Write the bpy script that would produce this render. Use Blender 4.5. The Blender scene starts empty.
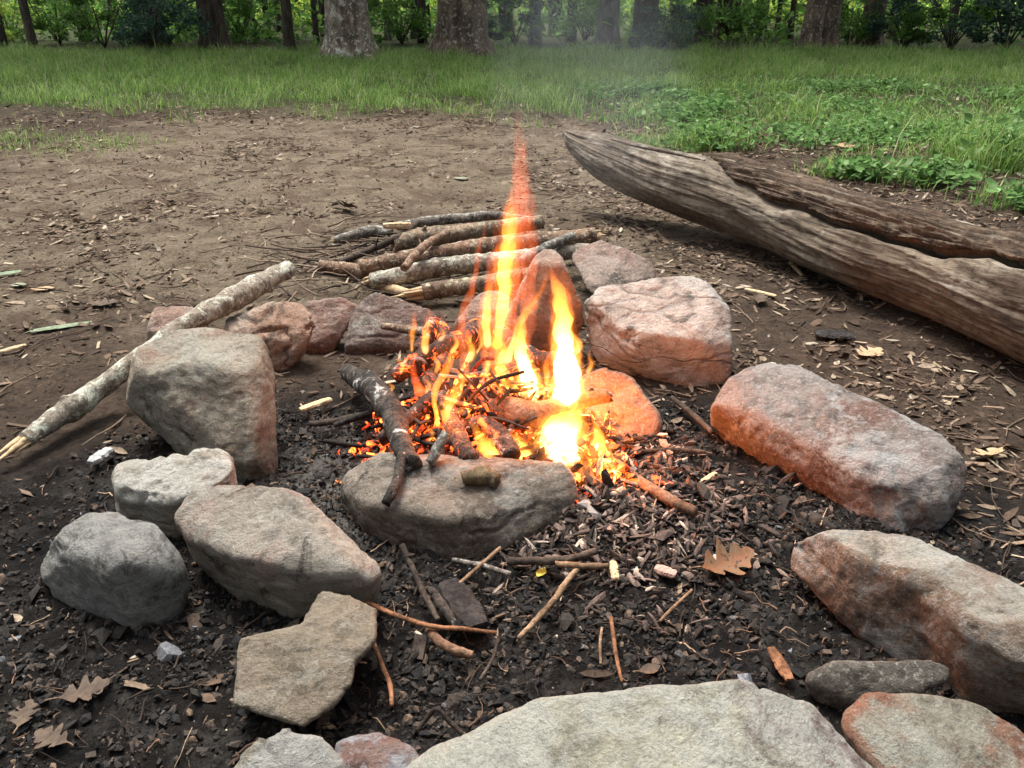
import bpy, bmesh, math, random
import numpy as np
from mathutils import Vector, noise as mnoise
R = math.radians
rng = np.random.default_rng(11)
random.seed(5)
SC = bpy.context.scene
COL = SC.collection

# ------------------------------------------------------------------ camera maths
FPX, PITCH, CH = 840.0, R(25.5), 1.0
cp, sp_ = math.cos(PITCH), math.sin(PITCH)
def ray(px, py):
    x, u = (px-512)/FPX, (384-py)/FPX
    return np.array([x, cp+u*sp_, -sp_+u*cp])
def at(px, py, z=0.0):
    d = ray(px, py); t = (z-CH)/d[2]
    return np.array([0, 0, CH])+d*t
def atY(px, py, Y):
    d = ray(px, py); t = Y/d[1]
    return np.array([0, 0, CH])+d*t
def depth(P):
    return P[1]*cp+(CH-P[2])*sp_
def proj(P):
    dz = depth(P)
    u = (P[1]*sp_+(P[2]-CH)*cp)/dz
    return 512+FPX*P[0]/dz, 384-FPX*u
def pr(P, rpx):
    return rpx*depth(P)/FPX

# ------------------------------------------------------------------ numpy noise
_perm = np.random.default_rng(3).permutation(256)
_perm = np.concatenate([_perm, _perm, _perm])
_g = np.random.default_rng(4).normal(size=(256, 3)); _g /= np.linalg.norm(_g, axis=1)[:, None]
def perlin(P):
    P = np.asarray(P, dtype=np.float64)
    i = np.floor(P).astype(np.int64); f = P-i; i &= 255
    w = f*f*f*(f*(f*6-15)+10)
    out = 0
    for dx in (0, 1):
        for dy in (0, 1):
            for dz in (0, 1):
                h = _perm[_perm[_perm[(i[:, 0]+dx) & 255]+((i[:, 1]+dy) & 255)]+((i[:, 2]+dz) & 255)]
                d = f-np.array([dx, dy, dz])
                g = (_g[h]*d).sum(1)
                out = out+g*(w[:, 0] if dx else 1-w[:, 0])*(w[:, 1] if dy else 1-w[:, 1])*(w[:, 2] if dz else 1-w[:, 2])
    return out*1.5
def fbm(P, o=4, lac=2.1, gain=.5):
    s, a = 0, 1.0
    P = np.asarray(P, dtype=np.float64)
    for k in range(o):
        s = s+a*perlin(P+17.3*k); P = P*lac; a *= gain
    return s
def sstep(a, b, x):
    t = np.clip((x-a)/(b-a), 0, 1); return t*t*(3-2*t)

# ------------------------------------------------------------------ mesh helpers
def mesh_np(name, V, F, smooth=True):
    V = np.ascontiguousarray(V, dtype=np.float32); F = np.ascontiguousarray(F, dtype=np.int32)
    me = bpy.data.meshes.new(name)
    me.vertices.add(len(V)); me.vertices.foreach_set('co', V.ravel())
    k = F.shape[1]
    me.loops.add(F.size); me.loops.foreach_set('vertex_index', F.ravel())
    me.polygons.add(len(F))
    me.polygons.foreach_set('loop_start', np.arange(0, F.size, k, dtype=np.int32))
    try: me.polygons.foreach_set('loop_total', np.full(len(F), k, dtype=np.int32))
    except Exception: pass
    me.polygons.foreach_set('use_smooth', np.full(len(F), smooth, dtype=bool))
    me.update(calc_edges=True); me.validate()
    return me
def tag(o, label=None, cat=None, group=None, kind=None):
    if label: o['label'] = label
    if cat: o['category'] = cat
    if group: o['group'] = group
    if kind: o['kind'] = kind
    return o
def link(name, me, mat, parent=None, loc=None):
    o = bpy.data.objects.new(name, me); COL.objects.link(o)
    if mat:
        me.materials.clear(); me.materials.append(mat)
    if parent: o.parent = parent
    if loc is not None: o.location = tuple(float(c) for c in loc)
    return o
def obj(name, V, F, mat, parent=None, origin=None, smooth=True):
    V = np.asarray(V, dtype=np.float64)
    if parent is not None: origin = np.array(parent['_o']) if '_o' in parent else np.zeros(3)
    elif origin is None:
        origin = np.array([(V[:, 0].min()+V[:, 0].max())/2, (V[:, 1].min()+V[:, 1].max())/2, V[:, 2].min()])
    me = mesh_np(name, V-origin, F, smooth)
    o = link(name, me, mat, parent, None if parent else origin)
    ORI[o.name] = np.array(origin)
    return o
ORI = {}
def child(name, V, F, mat, parent, smooth=True):
    V = np.asarray(V, dtype=np.float64)-ORI[parent.name]
    o = link(name, mesh_np(name, V, F, smooth), mat, parent)
    ORI[o.name] = ORI[parent.name]
    return o
def empty(name, loc):
    o = bpy.data.objects.new(name, None); COL.objects.link(o); o.location = tuple(float(c) for c in loc)
    o.empty_display_size = .1
    ORI[o.name] = np.array(loc, dtype=float)
    return o

# ------------------------------------------------------------------ node helpers
class NT:
    def __init__(s, name):
        s.m = bpy.data.materials.new(name); s.m.use_nodes = True
        s.t = s.m.node_tree; s.t.nodes.clear()
        s.out = s.t.nodes.new('ShaderNodeOutputMaterial')
    def n(s, typ, **kw):
        nd = s.t.nodes.new('ShaderNode'+typ)
        for k, v in kw.items():
            if k.startswith('i_'):
                nd.inputs[k[2:].replace('_', ' ')].default_value = v
            else: setattr(nd, k, v)
        return nd
    def l(s, a, b): s.t.links.new(a, b); return b
    def coords(s, scale=(1, 1, 1), off=(0, 0, 0), src='Object'):
        tc = s.n('TexCoord'); mp = s.n('Mapping')
        mp.inputs['Scale'].default_value = scale; mp.inputs['Location'].default_value = off
        s.l(tc.outputs[src], mp.inputs['Vector']); return mp.outputs[0]
    def noise(s, vec, scale, detail=6, rough=.6, dist=0):
        n = s.n('TexNoise'); n.inputs['Scale'].default_value = scale; n.inputs['Detail'].default_value = detail
        n.inputs['Roughness'].default_value = rough; n.inputs['Distortion'].default_value = dist
        s.l(vec, n.inputs['Vector']); return n.outputs['Fac']
    def vor(s, vec, scale, feature='F1', out='Distance'):
        n = s.n('TexVoronoi', feature=feature); n.inputs['Scale'].default_value = scale
        s.l(vec, n.inputs['Vector']); return n.outputs[out]
    def ramp(s, fac, stops, interp='LINEAR'):
        n = s.n('ValToRGB'); e = n.color_ramp.elements; n.color_ramp.interpolation = interp
        while len(e) < len(stops): e.new(.5)
        for el, (p, c) in zip(e, stops):
            el.position = p
            el.color = (c, c, c, 1) if isinstance(c, (int, float)) else (*c, 1)
        s.l(fac, n.inputs[0]); return n.outputs[0]
    def mix(s, fac, a, b, typ='MIX'):
        n = s.n('MixRGB', blend_type=typ)
        for i, v in ((0, fac), (1, a), (2, b)):
            if isinstance(v, (int, float)): n.inputs[i].default_value = v if i == 0 else (v, v, v, 1)
            elif isinstance(v, tuple): n.inputs[i].default_value = (*v, 1)
            else: s.l(v, n.inputs[i])
        return n.outputs[0]
    def math(s, op, a, b=0.0, clamp=False):
        n = s.n('Math', operation=op, use_clamp=clamp)
        for i, v in ((0, a), (1, b)):
            if isinstance(v, (int, float)): n.inputs[i].default_value = v
            else: s.l(v, n.inputs[i])
        return n.outputs[0]
    def island(s): return s.n('NewGeometry').outputs['Random Per Island']
    def bump(s, h, strength, dist):
        n = s.n('Bump'); n.inputs['Strength'].default_value = strength; n.inputs['Distance'].default_value = dist
        s.l(h, n.inputs['Height']); return n.outputs[0]
    def bsdf(s, col, rough=.9, nrm=None, spec=.3):
        b = s.n('BsdfPrincipled')
        if isinstance(col, tuple): b.inputs['Base Color'].default_value = (*col, 1)
        else: s.l(col, b.inputs['Base Color'])
        if isinstance(rough, (int, float)): b.inputs['Roughness'].default_value = rough
        else: s.l(rough, b.inputs['Roughness'])
        b.inputs['Specular IOR Level'].default_value = spec
        if nrm is not None: s.l(nrm, b.inputs['Normal'])
        s.l(b.outputs[0], s.out.inputs['Surface']); return b

def stone_mat(name, c1, c2, stain=(.25, .11, .07), stain_lo=.52, stain_w=.12, pale=(.42, .41, .36), pale_lo=.6,
              soot_lo=.72, seed=0, crack=.0, speck=.5, face=None):
    m = NT(name); off = (seed*3.1, seed*1.7, seed*.9)
    v = m.coords(off=off)
    big = m.noise(v, 5.5, 5, .6, .4)
    col = m.mix(m.ramp(big, [(.35, 0), (.65, 1)]), c1, c2)
    med = m.noise(v, 22, 8, .7, .3)
    col = m.mix(.85, col, m.ramp(med, [(.38, .50), (.48, .92), (.56, 1.0)]), 'MULTIPLY')
    st = m.noise(m.coords(off=(off[0]+5, off[1]+2, 7)), 4.2, 7, .62, .8)
    col = m.mix(m.math('MULTIPLY', m.ramp(st, [(stain_lo-.02, 0), (stain_lo+stain_w-.04, 1)]), .85), col, stain)
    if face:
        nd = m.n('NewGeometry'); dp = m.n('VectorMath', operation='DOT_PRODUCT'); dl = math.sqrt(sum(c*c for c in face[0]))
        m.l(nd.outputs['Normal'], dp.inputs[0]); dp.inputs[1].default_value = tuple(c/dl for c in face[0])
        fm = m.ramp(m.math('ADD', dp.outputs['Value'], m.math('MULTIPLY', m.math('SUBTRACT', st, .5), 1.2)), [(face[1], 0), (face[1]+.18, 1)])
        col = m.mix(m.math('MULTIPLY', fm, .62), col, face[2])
    pl = m.noise(m.coords(off=(off[0]+9, off[1]+4, 3)), 6.5, 10, .72, .5)
    col = m.mix(m.math('MULTIPLY', m.ramp(pl, [(pale_lo-.06, 0), (pale_lo+.0, 1)]), .75), col, pale)
    so = m.noise(m.coords(off=(off[0]+1, off[1]+8, 1)), 7.0, 9, .75, .6)
    col = m.mix(m.math('MULTIPLY', m.ramp(so, [(soot_lo-.15, 0), (soot_lo-.09, 1)]), .75), col, (.045, .04, .037))
    sl_ = m.noise(m.coords(scale=(1, 1, 3.0), off=off), 13, 8, .68, 1.2)
    col = m.mix(.5, col, m.ramp(sl_, [(.40, .52), (.47, .9), (.53, 1.0)]), 'MULTIPLY')
    fine = m.noise(v, 210, 6, .8)
    col = m.mix(speck, col, m.ramp(fine, [(.40, .35), (.49, .9), (.58, 1.0)]), 'MULTIPLY')
    gr = m.vor(v, 320)
    lite = m.noise(v, 95, 4, .8)
    col = m.mix(m.ramp(lite, [(.54, 0), (.62, .5)]), col, pale)
    h = m.math('ADD', m.math('MULTIPLY', med, 1.0), m.math('MULTIPLY', m.noise(v, 70, 8, .75), .7))
    h = m.math('ADD', h, m.math('MULTIPLY', fine, .18))
    h = m.math('ADD', h, m.math('MULTIPLY', sl_, .55))
    pits = m.ramp(m.vor(m.coords(off=off), 55), [(.0, 0), (.16, 1)])
    h = m.math('ADD', h, m.math('MULTIPLY', pits, .07))
    if crack:
        cv = m.n('TexVoronoi', feature='DISTANCE_TO_EDGE'); cv.inputs['Scale'].default_value = 4.0
        dn = m.n('TexNoise'); dn.inputs['Scale'].default_value = 6
        m.l(v, dn.inputs['Vector'])
        va = m.n('VectorMath', operation='ADD'); vs = m.n('VectorMath', operation='SCALE'); vs.inputs['Scale'].default_value = .09
        m.l(dn.outputs['Color'], vs.inputs[0]); m.l(v, va.inputs[0]); m.l(vs.outputs[0], va.inputs[1])
        sc = m.n('VectorMath', operation='MULTIPLY'); sc.inputs[1].default_value = (.35, .35, 2.6); m.l(va.outputs[0], sc.inputs[0])
        m.l(sc.outputs[0], cv.inputs['Vector'])
        ck = m.ramp(cv.outputs['Distance'], [(.0, 0), (.035, 1)])
        h = m.math('ADD', h, m.math('MULTIPLY', ck, crack))
        col = m.mix(1.0, col, m.ramp(ck, [(0, .6), (1, 1.0)]), 'MULTIPLY')
    m.bsdf(col, .9, m.bump(h, 1.0, .022), .2)
    return m.m

def bark_mat(name, c1, c2, lichen=None, lich_lo=.55, scale=1.0, stretch=(1, 1, .25), char=False, seed=0, src='Object', ash=None, glow=0):
    m = NT(name)
    v = m.coords(off=(seed, seed*2.2, seed*.7), src=src)
    vs = m.coords(scale=stretch, off=(seed, 3, seed*.7), src=src)
    a = m.noise(vs, 40*scale, 8, .7, .5)
    col = m.mix(m.ramp(a, [(.42, 0), (.58, 1)]), c1, c2)
    b = m.noise(v, 9*scale, 6, .65, .6)
    col = m.mix(.8, col, m.ramp(b, [(.40, .4), (.54, 1)]), 'MULTIPLY')
    if lichen:
        li = m.noise(v, 16*scale, 8, .7, .4)
        col = m.mix(m.ramp(li, [(lich_lo, 0), (lich_lo+.05, .9)]), col, lichen)
        li2 = m.noise(v, 55*scale, 5, .7, .4)
        col = m.mix(m.ramp(li2, [(.56, 0), (.6, .7)]), col, tuple(min(1, c*1.3) for c in lichen))
    if ash:
        li = m.noise(v, 13*scale, 9, .75, .7)
        col = m.mix(m.ramp(li, [(.56, 0), (.64, .95)]), col, ash)
    f = m.noise(v, 150*scale, 5, .8)
    col = m.mix(.7, col, m.ramp(f, [(.42, .35), (.54, 1)]), 'MULTIPLY')
    h = m.math('ADD', a, m.math('MULTIPLY', f, .25))
    if char:
        ck = m.vor(vs, 55*scale); h = m.math('ADD', h, m.math('MULTIPLY', m.ramp(ck, [(0, 0), (.35, 1)]), .6))
    bs = m.bsdf(col, .85, m.bump(h, .9, .008/scale), .25)
    if glow:
        g = m.noise(v, 22, 7, .7, 1.0)
        gm = m.ramp(g, [(.55, 0), (.66, 1)])
        bs.inputs['Emission Color'].default_value = (1, .12, .02, 1)
        m.l(m.math('MULTIPLY', gm, glow), bs.inputs['Emission Strength'])
    return m.m

def wood_mat(name, c1, c2, seed=0, stretch=(1, 1, .1)):
    m = NT(name); v = m.coords(scale=stretch, off=(seed, seed, seed)); v2 = m.coords()
    a = m.noise(v, 120, 6, .7, .3)
    col = m.mix(m.ramp(a, [(.3, 0), (.7, 1)]), c1, c2)
    col = m.mix(.5, col, m.ramp(m.noise(v2, 60, 5, .7), [(.3, .5), (.55, 1)]), 'MULTIPLY')
    m.bsdf(col, .8, m.bump(a, .7, .004), .3); return m.m

def island_mat(name, stops, rough=.85, transl=0.0, noise_scale=60, bumpd=.003, spec=.3, rlo=.55):
    m = NT(name)
    col = m.ramp(m.island(), stops)
    v = m.coords()
    nz = m.noise(v, noise_scale, 5, .7)
    col = m.mix(.8, col, m.ramp(nz, [(.42, rlo), (.55, 1.0)]), 'MULTIPLY')
    b = m.bsdf(col, rough, m.bump(nz, .7, bumpd) if bumpd else None, spec)
    if transl:
        tr = m.n('BsdfTranslucent'); m.l(col, tr.inputs['Color'])
        mx = m.n('MixShader'); mx.inputs[0].default_value = transl
        m.l(b.outputs[0], mx.inputs[1]); m.l(tr.outputs[0], mx.inputs[2]); m.l(mx.outputs[0], m.out.inputs['Surface'])
    return m.m

# ------------------------------------------------------------------ ground shape
def pit_mask(x, y):          # 1 in the burnt, charcoal-strewn area
    P = np.stack([x*1.6, y*1.6, 0*x+5], 1)
    n = fbm(P, 3)*.22
    d = np.sqrt(((x+.02)/1.22)**2+((y-1.30)/.78)**2)+n
    d2 = np.sqrt(((x+.75)/.75)**2+((y-1.05)/.62)**2)+n
    return 1-sstep(.82, 1.12, np.minimum(d, d2))
def ground_z(x, y):
    x = np.atleast_1d(np.asarray(x, float)); y = np.atleast_1d(np.asarray(y, float))
    P = np.stack([x, y, 0*x], 1)
    near = 1-sstep(5, 9, y+np.abs(x)*.3)
    z = fbm(P*.55, 2)*.018+fbm(P*3.2, 3)*.010
    z = z+near*(fbm(P*14, 3)*.0055+fbm(P*48, 2)*.0022)
    pm = pit_mask(x, y)*near
    z = z+pm*(fbm(P*20+9, 4, 2.2, .6)*.011+.004*np.abs(fbm(P*60+2, 2))-.006)
    # ash and ember mound in front right of the fire
    z = z+.045*np.exp(-(((x-.17)/.22)**2+((y-1.50)/.20)**2))
    z = z+.03*np.exp(-(((x+.02)/.25)**2+((y-1.72)/.2)**2))
    far = sstep(9, 40, y)
    return z+far*fbm(P*.12, 2)*.15
def gz1(x, y): return float(ground_z([x], [y])[0])

def grid_axis(core, outs):
    a = list(core)
    return a
xs = np.arange(-2.3, 2.3001, .0125)
def grow(start, step, lim, f=1.12):
    v, out = start, []
    while v < lim: step *= f; v += step; out.append(v)
    return np.array(out)
gx = grow(2.3, .0125, 160); xs = np.concatenate([-gx[::-1], xs, gx])
ys = np.arange(.35, 3.2, .0115)
gy = grow(3.19, .0115, 190, 1.035); ys = np.concatenate([-grow(-.35, .02, 60, 1.3)[::-1], ys, gy])
GX, GY = np.meshgrid(xs, ys)
GZ = ground_z(GX.ravel(), GY.ravel())
V = np.stack([GX.ravel(), GY.ravel(), GZ], 1)
nx, ny = len(xs), len(ys)
idx = np.arange(nx*ny).reshape(ny, nx)
F = np.stack([idx[:-1, :-1].ravel(), idx[:-1, 1:].ravel(), idx[1:, 1:].ravel(), idx[1:, :-1].ravel()], 1)

m = NT('forest_clearing_soil'); v = m.coords()
sepx = m.n('SeparateXYZ'); m.l(v, sepx.inputs[0])
X, Y = sepx.outputs[0], sepx.outputs[1]
def ell(cx, cy, rx, ry):
    a = m.math('DIVIDE', m.math('SUBTRACT', X, cx), rx); b = m.math('DIVIDE', m.math('SUBTRACT', Y, cy), ry)
    return m.math('SQRT', m.math('ADD', m.math('MULTIPLY', a, a), m.math('MULTIPLY', b, b)))
n1 = m.noise(v, 1.3, 5, .6, .3); n2 = m.noise(v, 9, 8, .7, .4); n3 = m.noise(v, 60, 8, .75); n4 = m.noise(v, 260, 4, .8)
tan = m.mix(m.ramp(n2, [(.35, 0), (.65, 1)]), (.15, .115, .080), (.275, .22, .158))
tan = m.mix(m.ramp(m.noise(v, 3.1, 6, .65, .6), [(.48, 0), (.58, .75)]), tan, (.12, .083, .057))
dark = m.mix(m.ramp(n2, [(.35, 0), (.65, 1)]), (.055, .038, .028), (.12, .085, .062))
e1 = m.math('ADD', ell(-1.0, 5.0, 2.6, 3.0), m.math('MULTIPLY', m.math('SUBTRACT', n1, .5), 1.1))
soil = m.mix(m.ramp(e1, [(.75, 1), (1.05, 0)]), dark, tan)
e2 = m.math('ADD', m.math('MINIMUM', ell(-.02, 1.30, 1.38, .95), ell(-.75, 1.05, .95, .80)), m.math('MULTIPLY', m.math('SUBTRACT', n1, .5), .7))
blk = m.mix(m.ramp(n2, [(.35, 0), (.65, 1)]), (.009, .008, .008), (.024, .020, .018))
soil = m.mix(m.ramp(e2, [(.78, 1), (1.12, 0)]), soil, blk)
ashm = m.ramp(m.math('ADD', m.math('ADD', ell(-.22, 1.62, .42, .30), 0.0), m.math('MULTIPLY', m.math('SUBTRACT', m.noise(v, 14, 7, .7, .8), .5), 3.6)), [(.62, 1), (.98, 0)])
soil = m.mix(m.math('MULTIPLY', ashm, .8), soil, (.20, .185, .17))
pitash = m.math('MULTIPLY', m.ramp(e2, [(.70, 1), (.95, 0)]), m.ramp(m.noise(v, 7, 9, .75, .9), [(.50, 0), (.62, .8)]))
soil = m.mix(pitash, soil, (.075, .068, .062))
grs = m.mix(m.ramp(n2, [(.35, 0), (.65, 1)]), (.035, .045, .016), (.065, .075, .028))
soil = m.mix(m.ramp(m.math('ADD', Y, m.math('MULTIPLY', m.math('SUBTRACT', n1, .5), 2.0)), [(0.0, 0), (1.0, 0)]), soil, grs)
gm_ = m.n('MapRange'); gm_.inputs['From Min'].default_value = 7.2; gm_.inputs['From Max'].default_value = 8.6
m.l(m.math('ADD', m.math('ADD', Y, m.math('MULTIPLY', m.math('MAXIMUM', X, 0.0), .75)), m.math('MULTIPLY', m.math('SUBTRACT', n1, .5), 2.4)), gm_.inputs['Value'])
soil = m.mix(gm_.outputs[0], soil, grs)
soil = m.mix(.8, soil, m.ramp(n3, [(.40, .42), (.52, 1.0)]), 'MULTIPLY')
soil = m.mix(.6, soil, m.ramp(n4, [(.40, .4), (.54, 1.0)]), 'MULTIPLY')
hh = m.math('ADD', n3, m.math('MULTIPLY', n4, .4))
m.bsdf(soil, .95, m.bump(hh, 1.0, .022), .12)
SOIL = m.m
g = obj('ground', V, F, SOIL, origin=np.zeros(3)); tag(g, 'bare brown earth of the clearing, blackened round the fire', 'ground', kind='structure')

# ------------------------------------------------------------------ rocks
def in_poly(hull, p):
    n = len(hull)
    for i in range(n):
        a, b = hull[i], hull[(i+1) % n]
        if (b[0]-a[0])*(p[1]-a[1])-(b[1]-a[1])*(p[0]-a[0]) < -1e-6: return False
    return True
def hull2d(pts):
    pts = sorted(set((round(p[0], 3), round(p[1], 3)) for p in pts))
    def half(ps):
        h = []
        for p in ps:
            while len(h) > 1 and (h[-1][0]-h[-2][0])*(p[1]-h[-2][1])-(h[-1][1]-h[-2][1])*(p[0]-h[-2][0]) <= 0: h.pop()
            h.append(p)
        return h[:-1]
    return half(pts)+half(pts[::-1])
def smooth_np(V, E, it, lam=.5):
    n = len(V); deg = np.bincount(E.ravel(), minlength=n)[:, None].astype(float); deg[deg == 0] = 1
    for _ in range(it):
        S = np.zeros_like(V)
        for c in range(3):
            S[:, c] = np.bincount(E[:, 0], V[E[:, 1], c], minlength=n)+np.bincount(E[:, 1], V[E[:, 0], c], minlength=n)
        V = V+lam*(S/deg-V)
    return V
def vnormals(me):
    n = np.empty(len(me.vertices)*3, dtype=np.float32); me.vertex_normals.foreach_get('vector', n); return n.reshape(-1, 3)
def make_rock(name, hulls, mat, label, group=None, vox=.0055, sm=7, amp=.010, freq=9, chip=.006, seed=0, inflate=.006, facets=26):
    bm = bmesh.new()
    for h in hulls:
        W = [at(*p) for p in h]; poly = hull2d([(p[0], p[1]) for p in h])
        pts = [w for w in W]
        for w in W:
            d = np.array([w[0], w[1], -.04])
            if in_poly(poly, proj(np.array([w[0], w[1], .0]))): pts.append(d)
            elif w[2] < .05: pts.append(d+np.array([0, .02, 0]))
        sub = bmesh.new()
        for p in pts: sub.verts.new(p)
        r = bmesh.ops.convex_hull(sub, input=sub.verts)
        junk = list({v for v in sub.verts if not v.link_faces})
        if junk: bmesh.ops.delete(sub, geom=junk, context='VERTS')
        tmp = bpy.data.meshes.new('t'); sub.to_mesh(tmp); bm.from_mesh(tmp); sub.free(); bpy.data.meshes.remove(tmp)
    bmesh.ops.recalc_face_normals(bm, faces=bm.faces)
    me = bpy.data.meshes.new('t'); bm.to_mesh(me); bm.free()
    o = bpy.data.objects.new('t', me); COL.objects.link(o)
    md = o.modifiers.new('r', 'REMESH'); md.mode = 'VOXEL'; md.voxel_size = vox
    dg = bpy.context.evaluated_depsgraph_get()
    me2 = bpy.data.meshes.new_from_object(o.evaluated_get(dg))
    bpy.data.objects.remove(o); bpy.data.meshes.remove(me)
    n = len(me2.vertices); V = np.empty(n*3, dtype=np.float32); me2.vertices.foreach_get('co', V); V = V.reshape(-1, 3).astype(float)
    E = np.empty(len(me2.edges)*2, dtype=np.int32); me2.edges.foreach_get('vertices', E); E = E.reshape(-1, 2)
    V = smooth_np(V, E, max(2, int(sm*.5)))
    rr_ = np.random.default_rng(seed+50)
    ext = (V.max(0)-V.min(0)).min()
    for q_ in range(facets):
        dd = rr_.normal(size=3); dd[2] = dd[2]*.8+.15; dd /= np.linalg.norm(dd)
        pj = V@dd; lim = pj.max()-rr_.uniform(.015, .075)*ext
        ov = np.maximum(pj-lim, 0); V = V-dd*(ov*.88)[:, None]
    me2.vertices.foreach_set('co', V.astype(np.float32).ravel()); me2.update()
    N = vnormals(me2).astype(float)
    S = V+seed*7.7
    d = inflate+amp*.42*fbm(S*freq*.7, 3)
    c = fbm(S*18+3, 3); d -= chip*1.1*np.maximum(np.abs(c)-.28, 0)
    # ledges: stepped noise gives broken, chipped faces
    q = fbm(S*6.5+11, 2)*3.2; d += chip*.65*(sstep(.35, .65, q-np.floor(q))+np.floor(q))*.55
    d += .0014*(.5-np.abs(fbm(S*30, 3)))+.0014*fbm(S*75, 2)
    e_ = fbm(S*np.array([5, 5, 11])+70, 3); d -= chip*1.3*np.exp(-(e_/.035)**2)*sstep(-.1, .25, fbm(S*4+5, 2))
    V = V+N*d[:, None]
    V = smooth_np(V, E, 1, .4)
    org = np.array([V[:, 0].mean(), V[:, 1].mean(), 0.0])
    me2.vertices.foreach_set('co', (V-org).astype(np.float32).ravel())
    me2.polygons.foreach_set('use_smooth', np.ones(len(me2.polygons), dtype=bool)); me2.update()
    me2.name = name
    ob = link(name, me2, mat, None, org); ORI[ob.name] = org
    tag(ob, label, 'rock', group or 'stones of the fire ring')
    return ob

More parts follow.
